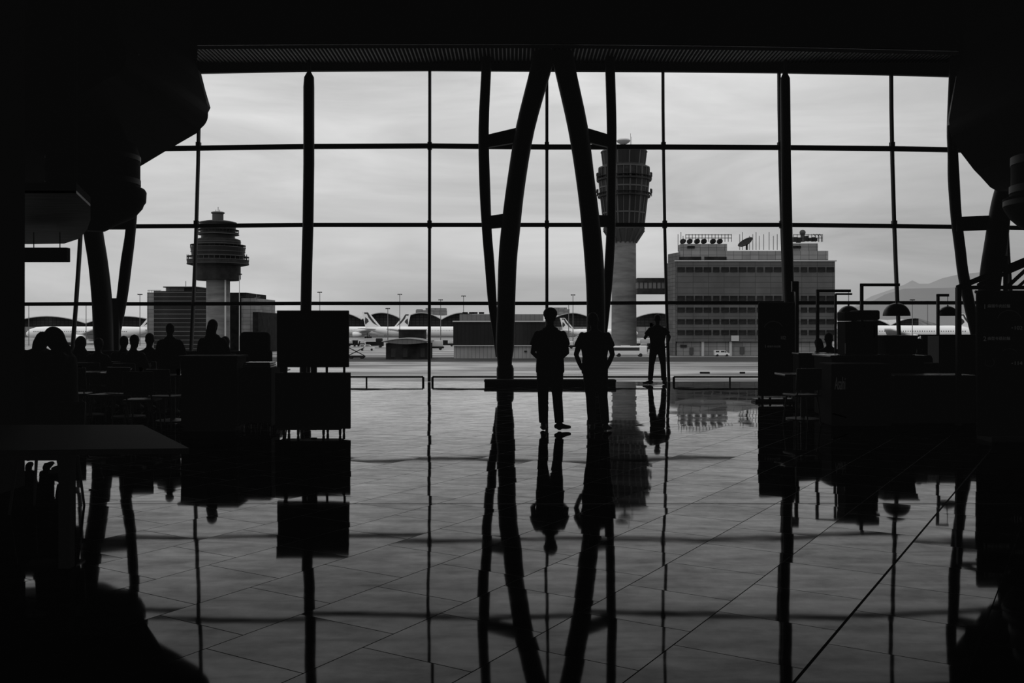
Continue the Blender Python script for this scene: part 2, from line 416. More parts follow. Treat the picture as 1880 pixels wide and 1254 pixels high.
def facade():
    # vertical mullions, one object each
    for i in range(11):
        b = MB(); pts = [P(mx_(i, y), y, FD) for y in (115, 200, 300, 413, 480, 557, 630, 700.5)]
        wd = .043
        b.tube(pts, [(wd, .10)]*len(pts), n=8, side=(1,0,0))
        for y in (268, 412):   # small splice clamps
            q = P(mx_(i, y), y, FD-.06); b.box(q, (.115, .13, .20))
        struct(b.build('trim_%d' % (4+i), M['mull']))
    for l in range(4):
        b = MB(); pts = [node(i, l) for i in range(11)]
        h = [.16, .064, .054, .048, .008][l]
        for a, c in zip(pts, pts[1:]):
            ln = (c-a).length; ang = math.atan2(c.z-a.z, c.x-a.x)
            mid = (a+c)/2
            if l == 4: continue
            if l == 0:
                b.prism([a-Vector((.01,.06,.03)), c+Vector((.01,-.06,-.03)), Vector((c.x+.01, a.y-.06, 8.72)), Vector((a.x-.01, a.y-.06, 8.72))], (0,.12,0)); continue
            if l == 4: mid.z = .008
            b.box(mid, (ln+.02, .10, h*2), ry=-ang)
        struct(b.build('trim_%d' % (15+l), M['mull']))
    for i in range(10):
        b = MB()
        for l in range(4):
            q = [node(i, l), node(i+1, l), node(i+1, l+1), node(i, l+1)]
            b.quad(*q)
        struct(b.build('window_%d' % (i+1), M['glass']))
shell(); facade()

# ------------------------------------------------------------------ steelwork in front of the glass
def px_tube(b, rows, D, n=20, kd=1.0, cap=True):
    pts = [P(x, y, D) for x, y, _ in rows]; r = [(w_/2*D/F, w_/2*D/F*kd) for _, _, w_ in rows]
    b.tube(pts, r, n=n, side=(1,0,0))
def smooth_rows(rows, k=4):
    out = []
    for i in range(len(rows)-1):
        p0 = rows[max(i-1,0)]; p1 = rows[i]; p2 = rows[i+1]; p3 = rows[min(i+2,len(rows)-1)]
        for j in range(k):
            t = j/k
            out.append(tuple(.5*((2*p1[a])+(-p0[a]+p2[a])*t+(2*p0[a]-5*p1[a]+4*p2[a]-p3[a])*t*t+(-p0[a]+3*p1[a]-3*p2[a]+p3[a])*t**3) for a in range(3)))
    out.append(rows[-1]); return out
def bracket(b, x0, y0, x1, y1, h0, h1, D0, D1):
    a = [P(x0, y0-h0/2, D0), P(x1, y1-h1/2, D1), P(x1, y1+h1/2, D1), P(x0, y0+h0/2, D0)]
    b.prism(a, (0, .16, 0))
def pylon_leg(t, thick, thin, br, foot):
    b = MB(); px_tube(b, smooth_rows(thick), 25.0); b.build('main_leg', M['steel'], t, True)
    b = MB(); px_tube(b, smooth_rows(thin), 25.45, n=14); b.build('slender_leg', M['steel'], t, True)
    for q in br:
        b = MB(); bracket(b, *q); b.build('bracket', M['steel'], t)
    b = MB(); b.lathe([(.235, 0), (.235, .02), (.225, .05), (.225, .40), (.205, .47), (.19, .50)], (XX(foot, 25), 25.0, 0), n=24)
    b.build('foot_casing', M['steel'], t, True)
def pylon(label, *legs):
    fx = sum(l[3] for l in legs)/len(legs); t = thing('arched_pylon', (XX(fx, 25), 25.0, 0), label, 'pylon', 'arched steel pylons along the glass wall')
    for l in legs: pylon_leg(t, *l)
    return t
LT = [(1000,78,44),(994,122,39),(964.5,235,35),(947,340,34),(937,425,35),(932,480,34),(929.5,556,33),(927,633,34),(926.5,664,27),(927.5,704,24)]
Lt = [(893,80,18),(893,120,18),(888,235,19),(890,340,20),(894,425,18),(898.5,480,18),(904,556,16),(910,610,12),(915,655,10)]
RT = [(1030,78,44),(1036.5,122,39),(1061,235,37),(1076,340,34),(1086,425,35),(1092,499,35),(1094,555,34),(1094,633,33),(1095,664,27),(1095,704,24)]
Rt = [(1120,80,18),(1120,120,18),(1123,235,18),(1122.5,340,17),(1121.5,425,17),(1117.5,499,17),(1114,555,14),(1109,610,12),(1104,655,10)]
pylon('central black pylon of two curved pairs of legs meeting at the top',
      (LT, Lt, [(893,259,952,247,23,27,25.3,24.98),(896,408,930,404,23,25,25.3,24.98)], 927.5),
      (RT, Rt, [(1120,259,1072,246,23,26,25.3,24.98),(1118,406,1090,405,21,22,25.3,24.98)], 1095))
pylon('black pylon leg under the left ceiling pod, behind the seated diners',
      ([(125,78,44),(131,122,39),(152,235,37),(160,340,34),(171,425,34),(180,482,34),(187,550,35),(190,625,34),(194,664,27),(195,704,24)],
      [(236,80,18),(238,120,18),(243,235,18),(245,340,18),(240,421,18),(232,482,20),(223.5,550,19),(211,620,16),(203,655,10)],
      [(238,409,176,408,23,25,25.3,24.98),(218,600,190,600,105,105,25.3,25.0)], 195))
pylon('black pylon leg at the right end, behind the cafe canopy frame',
      ([(1890,78,44),(1880,122,40),(1865,235,38),(1850,330,36),(1838,380,36),(1827,459,40),(1820,498,38),(1815,550,37),(1810,630,35),(1808,664,29),(1808,704,25)],
      [(1753,80,17),(1751,140,17),(1748,235,18),(1749.5,283,18),(1751,331,20),(1755.5,398,19),(1763,460,19),(1767.5,498,19),(1775,536,19.5),(1783,575,19),(1792,620,16),(1800,655,10)],
      [(1757,411,1833,408,26,26,25.3,24.98),(1750,262,1866,240,22,24,25.3,24.98)], 1808))
for lab, rows, mx2 in (('straight tubular steel column, left, rising behind the black display board', [(568,128,5),(567.5,133,8),(567.5,142,18),(567,160,20),(567,300,20),(565.5,410,20),(563,500,20),(561,600,20),(560,704,20)], 0),
                  ('straight tubular steel column, right, rising behind the small menu board', [(1442,128,5),(1441.5,134,8),(1441.5,144,17),(1441.5,160,18),(1443,300,18),(1445,420,19),(1448,525,19),(1452,600,19),(1458,704,19)], 0)):
    t = thing('steel_column', P(rows[-1][0], 704.9, 25.05), lab, 'column', 'straight tubular columns'); t.location.z = 0
    b = MB(); px_tube(b, rows[2:], 25.05, n=20); b.build('shaft', M['steel'], t, True)
    b = MB(); px_tube(b, [(rows[0][0], 110, 7)]+rows[:3], 25.05, n=16); b.build('pinned_head', M['steel'], t, True)
    X = XX(rows[-1][0], 25.05); MB().lathe([(.22,0),(.22,.04),(.16,.06)], (X, 25.05, 0), n=20).build('base_plate', M['steel'], t)

# low guard rails along the window
def rail(name, label, x0, x1, posts, D=25.45):
    t = thing('guard_rail', (XX((x0+x1)/2, D), D, 0), label, 'rail', 'low guard rails by the window')
    Z1 = ZZ(692, D)
    b = MB(); b.box((XX((x0+x1)/2, D), D, Z1), (XX(x1, D)-XX(x0, D), .04, .045)); b.build('top_rail', M['frame'], t)
    for x in posts:
        b = MB(); b.box((XX(x, D), D, Z1/2), (.04 if x not in (x0, x1) else .06, .035, Z1)); b.build('post', M['frame'], t)
rail('g', 'low black guard rail between the display board and the second mullion', 560, 777, (560, 673, 777))
rail('g', 'long low black guard rail running behind the bench and both standing people', 794, 1222, (794, 1222))
rail('g', 'low black guard rail right of the person at the glass', 1237, 1470, (1237, 1340, 1470))
# bench
t = thing('low_bench', (XX(1009.5, 24.4), 24.4, 0), 'long low black bench on the floor behind the two standing people', 'bench')
b = MB(); b.rbox((XX(1009.5, 24.4), 24.4, .125), (XX(1131, 24.2)-XX(888, 24.2), .42, .06), .02); b.build('seat', M['pad'], t)
b = MB(); b.box((XX(1009.5, 24.4), 24.4, .048), (XX(1130, 24.2)-XX(889, 24.2), .38, .096)); b.build('plinth', M['black'], t)

# ------------------------------------------------------------------ ceiling pods
def zpoly(pts, D): return [P(x, y, D) for x, y in pts]
def pod(label, poly, D0, D1, bev):
    t = thing('ceiling_pod', P(poly[0][0], poly[0][1], (D0+D1)/2), label, 'ceiling pod', 'rounded pods hanging from the ceiling')
    b = MB(); p = [P(x, y, D0) for x, y in poly]
    b.prism(p, (0, D1-D0, 0)); b.bevel(bev, 3); b.build('shell', M['pod'], t, True)
    return t
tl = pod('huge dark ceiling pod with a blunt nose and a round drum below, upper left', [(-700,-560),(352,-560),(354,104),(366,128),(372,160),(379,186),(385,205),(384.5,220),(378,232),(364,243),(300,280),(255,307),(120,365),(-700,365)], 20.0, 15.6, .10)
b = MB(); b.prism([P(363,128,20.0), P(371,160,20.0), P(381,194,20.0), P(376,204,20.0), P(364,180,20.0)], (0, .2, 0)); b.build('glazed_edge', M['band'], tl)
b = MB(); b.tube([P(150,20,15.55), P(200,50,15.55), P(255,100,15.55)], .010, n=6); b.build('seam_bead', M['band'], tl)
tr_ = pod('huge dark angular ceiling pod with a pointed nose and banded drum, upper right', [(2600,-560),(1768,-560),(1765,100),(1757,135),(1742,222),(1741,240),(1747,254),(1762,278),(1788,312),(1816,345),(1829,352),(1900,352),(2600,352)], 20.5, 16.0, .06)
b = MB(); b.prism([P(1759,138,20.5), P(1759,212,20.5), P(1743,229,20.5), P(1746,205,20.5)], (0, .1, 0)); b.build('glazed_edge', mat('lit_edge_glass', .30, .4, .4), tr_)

def drum(parent_, cx, D, prof, bands):
    X = XX(cx, D); t = parent_
    s = D/F
    dr = MB().lathe([(r*s, ZZ(y, D)) for r, y in prof], (X, D, 0), n=48).build('light_drum', M['pod'], t, True)
    for r0, y0, y1 in bands:
        MB().lathe([((r0-1)*s, ZZ(y1, D)), ((r0+1)*s, ZZ(y1, D)), ((r0+1)*s, ZZ(y0, D)), ((r0-1)*s, ZZ(y0, D))], (X, D, 0), n=48).build('band', M['band'], dr, True)
    return t
drum(tl, 172, 17.5, [(20,424),(40,412),(70,397),(84,380),(86,374),(90,368),(91,350),(88,345),(80,341),(80,285),(74,265),(60,255),(50,230)], [(80,285,294),(80,328,338)])
drum(tr_, 1950, 17.5, [(20,440),(50,428),(72,412),(84,400),(96,380),(98,362),(88,358),(84,352),(84,296),(76,282),(60,270),(55,240)], [(84,285,300),(86,339,352),(96.5,362,376)])

# cafe canopy at left with wood soffit, spotlights and hanging sign
D0, D1 = 9.9, 16.0; zc = ZZ(445, 16.0)
def pl(x, D): return Vector((XX(x, D), D, zc))
t = thing('canopy_slab', (XX(90, 13), 13, zc), 'flat cafe canopy with boarded wood underside, left behind the partition', 'canopy')
poly = [Vector((-11, 9.9, zc)), pl(140, 9.9), pl(166, 11.0), pl(166, 12.4), pl(160, 13.6), pl(146, 15.0), pl(118, 15.9), pl(60, 16), Vector((-11, 16, zc))]
MB().prism(poly, (0,0,.08)).build('deck', M['ceil'], t)
MB().prism([p - Vector((0,0,.03)) for p in poly], (0,0,.028)).build('wood_soffit', M['wood'], t)
for hx in (30, 140):
    MB().tube([Vector((XX(hx, 13), 13, zc+.08)), Vector((XX(hx, 13), 13, 13))], .02, n=6).build('hanger_rod', M['frame'], t)
for i, (x, y, D) in enumerate(((64,415,14),(81,403,13.2))):
    q = P(x, y, D); s = thing('spotlight', (q.x, q.y, zc-.03), ['small black track spotlight, lower of the two under the wood canopy', 'small black track spotlight, upper of the two under the wood canopy'][i], 'spotlight', 'track spotlights')
    MB().tube([(q.x, q.y, zc-.03), (q.x, q.y, q.z+.05)], .012, n=8).build('stem', M['black'], s)
    MB().tube([(q.x-.05, q.y-.03, q.z+.07), (q.x+.05, q.y+.02, q.z-.05)], [.035, .065], n=14).build('lamp_head', M['black'], s, True)
t = thing('hanging_sign', P(87, 454, 14), 'blank black rectangular sign hanging below the wood canopy', 'sign')
q0, q1 = P(40, 455, 14), P(126, 481, 14)
MB().rbox(((q0.x+q1.x)/2, 14, (q0.z+q1.z)/2), (q1.x-q0.x, .12, q0.z-q1.z), .01).build('panel', M['board'], t)
for x in (62, 110): MB().tube([P(x, 455, 14), Vector((XX(x, 14), 14, zc-.03))], .008, n=6).build('suspension_rod', M['frame'], t)

# ------------------------------------------------------------------ people
def remeshed(mb, name, m, parent, voxel, sm=2):
    o = mb.build(name, m, parent, smooth=False)
    r = o.modifiers.new('r', 'REMESH'); r.mode = 'VOXEL'; r.voxel_size = voxel; r.use_smooth_shade = True
    if sm: s = o.modifiers.new('s', 'SMOOTH'); s.factor = .5; s.iterations = sm
    dg = bpy.context.evaluated_depsgraph_get()
    me = bpy.data.meshes.new_from_object(o.evaluated_get(dg)); o.modifiers.clear()
    old = o.data; o.data = me; me.name = name; bpy.data.meshes.remove(old)
    if not me.materials: me.materials.append(m)
    return o
def hand(b, wrist, d, palm_n, thumb, k=1.0, curl=.6):
    """wrist: point; d: hand direction; palm_n: palm normal; thumb: side direction of thumb"""
    wrist = Vector(wrist); d = Vector(d).normalized(); n = Vector(palm_n); n = (n-d*n.dot(d)).normalized(); s = Vector(thumb); s = (s-d*s.dot(d)-n*s.dot(n)).normalized()
    b.tube([wrist-d*.02*k, wrist+d*.03*k, wrist+d*.09*k], [(.028*k,.02*k),(.038*k,.017*k),(.042*k,.015*k)], n=12, round_caps=True, side=s)
    for i, (o, l) in enumerate(((.031,.072),(.010,.082),(-.011,.076),(-.031,.060))):
        base = wrist+d*.085*k+s*o*k
        p1 = base+(d*math.cos(curl*.5)+n*math.sin(curl*.5))*l*.45*k
        p2 = p1+(d*math.cos(curl*1.3)+n*math.sin(curl*1.3))*l*.32*k
        p3 = p2+(d*math.cos(curl*2)+n*math.sin(curl*2))*l*.24*k
        b.tube([base-d*.02*k, base, p1, p2, p3], [.0105*k,.0105*k,.0095*k,.009*k,.008*k], n=8, round_caps=True)
    tb = wrist+d*.03*k+s*.032*k
    b.tube([tb, tb+(s*.7+d*.7+n*.25).normalized()*.038*k, tb+(s*.45+d*.9+n*.5).normalized()*.068*k], [.0135*k,.012*k,.010*k], n=8, round_caps=True)

def person(label, loc, rz, J, H=1.75, vox=.013, hair='short', sleeve='short', hood=False, build=1.0, hands=True, group=None, coat=False, bag=False):
    """J: joint positions for H=1.75 in the person's own axes (x right, y forward, z up)"""
    k = H/1.75
    t = thing('person', loc, label, 'person', group, rz)
    LOCAL[0] = True
    g = lambda n: Vector(J[n])*k
    w_ = build*k
    body = MB()
    hd = g('head'); ck = g('neck'); ch = g('chest'); pv = g('pelvis')
    up = (hd-ck).normalized(); f = Vector(J.get('face', (0,1,0))).normalized(); f = (f-up*f.dot(up)).normalized(); rt = f.cross(up)
    R = Matrix((rt, f, up)).transposed()
    body.ell(hd+up*.02*k, (.074*k, .095*k, .112*k), rot=R)                # skull
    body.ell(hd+f*.025*k-up*.055*k, (.056*k, .066*k, .070*k), rot=R)      # jaw
    body.tube([hd+f*.088*k+up*.012*k, hd+f*.112*k-up*.022*k, hd+f*.095*k-up*.034*k], [.009*k,.014*k,.012*k], n=8, round_caps=True)  # nose
    for s in (-1, 1): body.ell(hd+rt*s*.078*k-up*.005*k-f*.005*k, (.010*k, .020*k, .032*k), n=10, m=8, rot=R)
    body.tube([hd+f*.075*k-up*.062*k-rt*.02*k, hd+f*.083*k-up*.060*k, hd+f*.075*k-up*.062*k+rt*.02*k], .007*k, n=6, round_caps=True)
    body.tube([hd-up*.06*k-f*.01*k, ck, ck-up*.05*k], [.052*k,.056*k,.075*k], n=14)
    side = Vector(J.get('side', (1,0,0)))
    st_ = J.get('seated'); torso = [ck-Vector((0,0,.05*k)), ch+Vector((0,0,.05*k)), ch-Vector((0,0,.10*k)), (ch*.35+pv*.65), pv, pv-Vector((0,0,(.012 if st_ else .06)*k))]
    tw = [(.12,.08),(.175,.105),(.165,.11),(.140,.10),(.160,.11),(.14,.10)]
    body.tube(torso, [(a*w_, c*w_) for a, c in tw], n=20, side=side, round_caps=True)
    for s in 'LR':
        sh_, el, wr = g('sh'+s), g('el'+s), g('wr'+s)
        body.tube([sh_, sh_*.6+el*.4, el, el*.5+wr*.5, wr], [.050*w_,.047*w_,.038*k,.037*k,.025*k], n=12, round_caps=True)
        if hands: hand(body, wr, (wr-el)+Vector(J.get('hd'+s, (0,0,0))), J.get('pn'+s, (-1,0,0) if s=='R' else (1,0,0)), J.get('th'+s, (0,1,0)), k)
        else: body.ell(wr, (.04*k,.04*k,.04*k), n=10, m=8)
        hp, kn, an = g('hp'+s), g('kn'+s), g('an'+s)
        body.tube([hp, hp*.5+kn*.5, kn, kn*.6+an*.4, an], [.080*w_,.070*w_,.050*w_,.048*w_,.034*k], n=12, round_caps=True)
        toe = g('toe'+s); body.tube([an, an*.3+toe*.7-Vector((0,0,.01*k)), toe], [.036*k,(.042*k,.025*k),(.038*k,.02*k)], n=10, round_caps=True, side=(toe-an).cross(Vector((0,0,1))))
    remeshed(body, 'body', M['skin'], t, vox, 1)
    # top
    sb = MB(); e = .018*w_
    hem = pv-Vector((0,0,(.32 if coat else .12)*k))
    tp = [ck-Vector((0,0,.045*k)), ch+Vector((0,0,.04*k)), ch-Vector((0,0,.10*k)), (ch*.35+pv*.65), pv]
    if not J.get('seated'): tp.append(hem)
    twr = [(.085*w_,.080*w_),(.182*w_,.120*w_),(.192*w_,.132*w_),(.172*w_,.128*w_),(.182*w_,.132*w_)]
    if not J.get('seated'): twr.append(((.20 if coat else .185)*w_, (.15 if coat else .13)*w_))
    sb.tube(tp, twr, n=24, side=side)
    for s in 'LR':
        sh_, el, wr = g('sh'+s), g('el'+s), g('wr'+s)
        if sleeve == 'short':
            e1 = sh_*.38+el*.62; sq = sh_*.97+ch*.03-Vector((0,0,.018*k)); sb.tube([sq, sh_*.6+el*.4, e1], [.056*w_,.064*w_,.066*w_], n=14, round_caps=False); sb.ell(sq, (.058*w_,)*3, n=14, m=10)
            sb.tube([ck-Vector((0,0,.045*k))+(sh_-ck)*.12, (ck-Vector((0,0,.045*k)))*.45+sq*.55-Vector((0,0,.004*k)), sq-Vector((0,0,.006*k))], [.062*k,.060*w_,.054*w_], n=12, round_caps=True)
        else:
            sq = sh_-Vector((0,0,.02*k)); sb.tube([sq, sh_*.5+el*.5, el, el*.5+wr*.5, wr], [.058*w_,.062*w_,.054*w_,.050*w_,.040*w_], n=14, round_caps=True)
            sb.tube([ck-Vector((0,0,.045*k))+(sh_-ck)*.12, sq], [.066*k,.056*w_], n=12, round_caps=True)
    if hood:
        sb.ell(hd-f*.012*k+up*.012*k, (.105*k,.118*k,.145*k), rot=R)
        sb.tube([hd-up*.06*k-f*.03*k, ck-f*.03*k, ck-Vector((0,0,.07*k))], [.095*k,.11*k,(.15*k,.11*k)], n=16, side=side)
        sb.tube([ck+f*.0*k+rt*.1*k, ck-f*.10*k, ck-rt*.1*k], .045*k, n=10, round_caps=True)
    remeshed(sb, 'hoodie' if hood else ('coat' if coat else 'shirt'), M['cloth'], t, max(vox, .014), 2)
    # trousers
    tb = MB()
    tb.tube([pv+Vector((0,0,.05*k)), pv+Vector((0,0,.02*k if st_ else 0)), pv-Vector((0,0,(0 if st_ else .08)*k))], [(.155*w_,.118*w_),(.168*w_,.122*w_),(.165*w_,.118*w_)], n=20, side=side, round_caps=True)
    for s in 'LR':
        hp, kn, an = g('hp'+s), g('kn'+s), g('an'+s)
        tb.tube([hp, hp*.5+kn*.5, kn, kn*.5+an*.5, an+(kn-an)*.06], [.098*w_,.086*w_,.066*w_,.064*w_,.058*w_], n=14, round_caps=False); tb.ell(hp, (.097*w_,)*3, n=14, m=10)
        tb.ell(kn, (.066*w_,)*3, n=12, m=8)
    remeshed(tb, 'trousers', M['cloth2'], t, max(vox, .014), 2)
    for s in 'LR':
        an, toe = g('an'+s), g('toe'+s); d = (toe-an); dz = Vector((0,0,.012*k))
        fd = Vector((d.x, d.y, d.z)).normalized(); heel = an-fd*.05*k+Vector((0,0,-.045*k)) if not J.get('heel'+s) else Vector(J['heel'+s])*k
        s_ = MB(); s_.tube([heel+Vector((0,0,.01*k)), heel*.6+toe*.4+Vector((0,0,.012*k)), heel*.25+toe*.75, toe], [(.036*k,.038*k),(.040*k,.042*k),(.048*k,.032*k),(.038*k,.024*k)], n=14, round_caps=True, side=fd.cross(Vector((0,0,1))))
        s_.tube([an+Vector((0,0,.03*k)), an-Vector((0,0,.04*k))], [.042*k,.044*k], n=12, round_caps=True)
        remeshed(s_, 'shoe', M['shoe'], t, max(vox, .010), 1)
    if not hood:
        hb = MB()
        if hair == 'bun' or hair == 'long':
            hb.ell(hd+up*.045*k-f*.018*k, (.088*k,.104*k,.105*k), rot=R)
            hb.tube([hd+up*.03*k-f*.06*k, hd-up*.06*k-f*.075*k, ck-f*.07*k-Vector((0,0,.05*k)), ck-f*.075*k-Vector((0,0,.16*k))], [(.085*k,.05*k),(.092*k,.05*k),(.09*k,.045*k),(.06*k,.03*k)], n=14, round_caps=True, side=rt)
        elif hair == 'mop':
            rnd = random.Random(3)
            hb.ell(hd+up*.055*k-f*.012*k, (.104*k,.116*k,.092*k), rot=R)
            for i in range(26):
                a = rnd.uniform(0, 2*PI); q = rnd.uniform(.2, 1.0)
                hb.ell(hd+up*(.045+.075*math.cos(q*1.4))*k+(rt*math.cos(a)*.075+f*(math.sin(a)*.085-.012))*k*math.sin(q*1.5), (.026*k,.026*k,.024*k), n=8, m=6)
            hb.tube([hd-f*.06*k+up*.02*k, hd-f*.065*k-up*.05*k], [(.078*k,.045*k),(.06*k,.03*k)], n=12, round_caps=True, side=rt)
        else:
            hb.ell(hd+up*.042*k-f*.014*k, (.082*k,.100*k,.096*k), rot=R)
            hb.tube([hd-f*.05*k+up*.02*k, hd-f*.058*k-up*.045*k], [(.072*k,.045*k),(.055*k,.03*k)], n=12, round_caps=True, side=rt)
        remeshed(hb, 'hair', M['hair'], t, max(vox, .010), 1)
    LOCAL[0] = False
    return t

def standing(**kw):
    J = dict(head=(0,.02,1.635), neck=(0,-.005,1.49), chest=(0,0,1.32), pelvis=(0,0,.96),
             shL=(-.185,0,1.40), elL=(-.235,-.02,1.12), wrL=(-.235,.06,.87), shR=(.185,0,1.40), elR=(.235,-.02,1.12), wrR=(.235,.06,.87),
             hpL=(-.09,0,.90), knL=(-.10,.015,.50), anL=(-.11,-.02,.09), toeL=(-.135,.13,.035), hpR=(.09,0,.90), knR=(.10,.015,.50), anR=(.11,-.02,.09), toeR=(.135,.13,.035))
    J.update(kw); return J
# man in the middle, weight on the left leg, right foot turned out, hands together in front
person('person with tousled hair standing in the middle, right foot turned out', (XX(1010, 13.75), 13.75, 0), 0,
       standing(head=(0,.02,1.645), face=(-.25,1,0), elL=(-.25,.03,1.13), wrL=(-.12,.20,1.02), elR=(.245,.03,1.13), wrR=(.12,.20,1.02), hdL=(.25,.1,0), hdR=(-.25,.1,0),
                hpL=(-.09,0,.90), knL=(-.105,.01,.50), anL=(-.095,0,.09), toeL=(-.10,.15,.035),
                hpR=(.085,0,.90), knR=(.105,.03,.50), anR=(.135,.0,.09), toeR=(.285,.05,.05)), H=1.74, hair='mop', build=1.13)
# second man, hands in pockets, head in front of the pylon
person('person with hands in pockets, standing before the right leg of the central pylon', (XX(1092, 13.7), 13.7, 0), 0,
       standing(head=(-.02,.03,1.60), neck=(0,.0,1.46), elL=(-.275,-.03,1.12), wrL=(-.19,.05,.91), elR=(.255,-.03,1.12), wrR=(.175,.05,.91), hdL=(.1,.0,0), hdR=(-.1,.0,0),
                hpL=(-.08,0,.90), knL=(-.06,.02,.50), anL=(-.04,-.02,.09), toeL=(-.03,.14,.035), hpR=(.09,0,.90), knR=(.12,.02,.50), anR=(.155,-.02,.09), toeR=(.235,.12,.035)), H=1.72, hair='short', build=1.06)
# man at the glass, phone raised, legs apart
J = standing(head=(.005,.03,1.64), elL=(-.30,.12,1.17), wrL=(-.12,.28,1.40), shR=(.19,0,1.40), elR=(.30,-.03,1.20), wrR=(.27,.12,1.03), hdL=(.05,.1,.2), pnL=(.4,-1,0), thL=(1,.2,.2), hdR=(.0,.1,-.1),
             hpL=(-.09,0,.90), knL=(-.145,.03,.50), anL=(-.185,-.02,.09), toeL=(-.35,.03,.045), hpR=(.09,0,.90), knR=(.15,.03,.50), anR=(.16,-.02,.09), toeR=(.18,.13,.035))
pc = person('person standing legs apart at the glass, raising a phone', (XX(1207, 24.7), 24.7, 0), 0, J, H=1.80, hair='short', sleeve='short', build=1.08, vox=.013)
t = thing('phone', (XX(1207, 24.7)-.115, 25.01, 1.46), 'small phone held up by the person at the glass', 'phone')
MB().rbox((XX(1207, 24.7)-.115, 25.02, 1.53), (.072, .009, .145), .004, rx=-.1).build('case', M['black'], t)
MB().rbox((XX(1207, 24.7)-.115, 25.014, 1.53), (.064, .003, .132), .001, rx=-.1).build('screen', M['vglass'], t)

def sitting(**kw):
    J = dict(head=(0,.07,1.235), neck=(0,.03,1.085), chest=(0,.01,.93), pelvis=(0,-.02,.60), seated=True,
             shL=(-.18,.02,1.01), elL=(-.22,.10,.77), wrL=(-.14,.33,.81), shR=(.18,.02,1.01), elR=(.22,.10,.77), wrR=(.14,.33,.81),
             hpL=(-.09,.02,.575), knL=(-.11,.42,.555), anL=(-.11,.40,.09), toeL=(-.12,.55,.035), hpR=(.09,.02,.575), knR=(.11,.42,.555), anR=(.11,.40,.09), toeR=(.12,.55,.035))
    J.update(kw); J.pop('pevlis', 0); return J

# ------------------------------------------------------------------ furniture
def make_chair(label, style='shell'):
    LOCAL[0] = True
    t = thing('dining_chair', (0,0,0), label, 'chair', None)
    MB().rbox((0,0,.45), (.44,.42,.035), .015).build('seat', M['chair'], t, True)
    b = MB(); b.rbox((0,-.215,.70), (.42,.03,.34), .014, rx=.12); b.build('backrest', M['chair'], t, True)
    for x in (-1, 1):
        for y in (-1, 1):
            MB().tube([(x*.17, y*.16, .435), (x*.21, y*.20, 0)], [.014, .010], n=8).build('leg', M['frame'], t)
        MB().tube([(x*.17,-.17,.45), (x*.17,-.215,.60)], .011, n=8).build('back_post', M['frame'], t)
    LOCAL[0] = False
    return t
def make_table(label, w_=.76, d=.62, h=.74):
    LOCAL[0] = True
    t = thing('dining_table', (0,0,0), label, 'table', None)
    MB().rbox((0,0,h-.015), (w_, d, .03), .008).build('table_top', M['table'], t)
    MB().tube([(0,0,.03), (0,0,h-.03)], .038, n=14).build('pedestal', M['frame'], t, True)
    MB().lathe([(.27,0),(.27,.015),(.10,.03),(.045,.045)], n=28).build('base', M['frame'], t, True)
    LOCAL[0] = False
    return t
chair0 = make_chair('x'); table0 = make_table('x')
used = {'c': False, 't': False}
def chair(x, y, rz, label, group='dining chairs'):
    if not used['c']:
        used['c'] = True; chair0.location = (x, y, 0); chair0.rotation_euler = (0,0,rz); chair0['label'] = label; chair0['group'] = group; return chair0
    return dup(chair0, (x, y, 0), rz, label, group)
def table(x, y, rz, label, group='pedestal dining tables'):
    if not used['t']:
        used['t'] = True; table0.location = (x, y, 0); table0.rotation_euler = (0,0,rz); table0['label'] = label; table0['group'] = group; return table0
    return dup(table0, (x, y, 0), rz, label, group)

# left dining area: banquette at the back, diners and tables in front of it
t = thing('banquette', (XX(250, 19.5), 19.5, 0), 'long dark upholstered banquette behind the left diners', 'banquette')
x0, x1 = XX(30, 19.5), XX(470, 19.5)
MB().rbox(((x0+x1)/2, 19.85, .50), (x1-x0, .14, 1.0), .03).build('backrest', M['pad'], t)
MB().rbox(((x0+x1)/2, 19.5, .38), (x1-x0, .6, .14), .04).build('seat_cushion', M['pad'], t)
MB().box(((x0+x1)/2, 19.52, .155), (x1-x0-.05, .52, .31)).build('plinth', M['black'], t)

CH_ = []
def diner(px, ytop, D, rz, label, H=None, **kw):
    """seated figure whose crown shows at (px, ytop); size follows from sitting height"""
    z = ZZ(ytop, D); k = z/1.365
    CH_.append((XX(px, D), D, rz, label))
    return person(label, (XX(px, D), D, 0), rz, sitting(**kw.pop('J', {})), H=1.75*k, vox=.022, hands=True, **kw)
GR = 'diners at the tables on the left'
diner(226, 617, 17.75, .15, 'seated diner nearest the left pylon, left of the touching pair', group=GR, sleeve='long')
diner(243, 615, 16.85, -.15, 'seated diner leaning in, right of the touching pair beside the left pylon', group=GR, sleeve='long')
diner(273, 612, 17.6, .1, 'seated diner with two raised fingers silhouetted against the pale office wing', group=GR, sleeve='long',
      J=dict(elR=(.28,.16,.85), wrR=(.24,.25,1.12), hdR=(0,.05,.2), pnR=(0,1,0), thR=(-1,0,0)))
diner(412, 619, 17.1, .1, 'small seated diner half hidden behind the long-haired person', group=GR, sleeve='long', hair='long')
diner(146, 619, 17.9, .1, 'seated diner with a hood up, just right of the large hooded person', group=GR, hood=True, sleeve='long')
diner(178, 621, 17.1, -.1, 'seated diner directly in front of the left pylon foot', group=GR, sleeve='long')
for c_ in CH_: dup(chair0, (c_[0]+.04*math.sin(c_[2]), c_[1]-.04, 0), c_[2], 'dark shell chair under the '+c_[3].split(',')[0].replace('silhouetted against the pale office wing','').strip(), 'dining chairs')
person('broad-shouldered person standing among the tables before the dark louvred office block', (XX(312, 16.3), 16.3, 0), .1,
       standing(elL=(-.25,.08,1.12), wrL=(-.10,.24,1.12), elR=(.25,.08,1.12), wrR=(.10,.24,1.12)), H=1.545, sleeve='long', build=1.1, vox=.02, group='people standing among the tables')
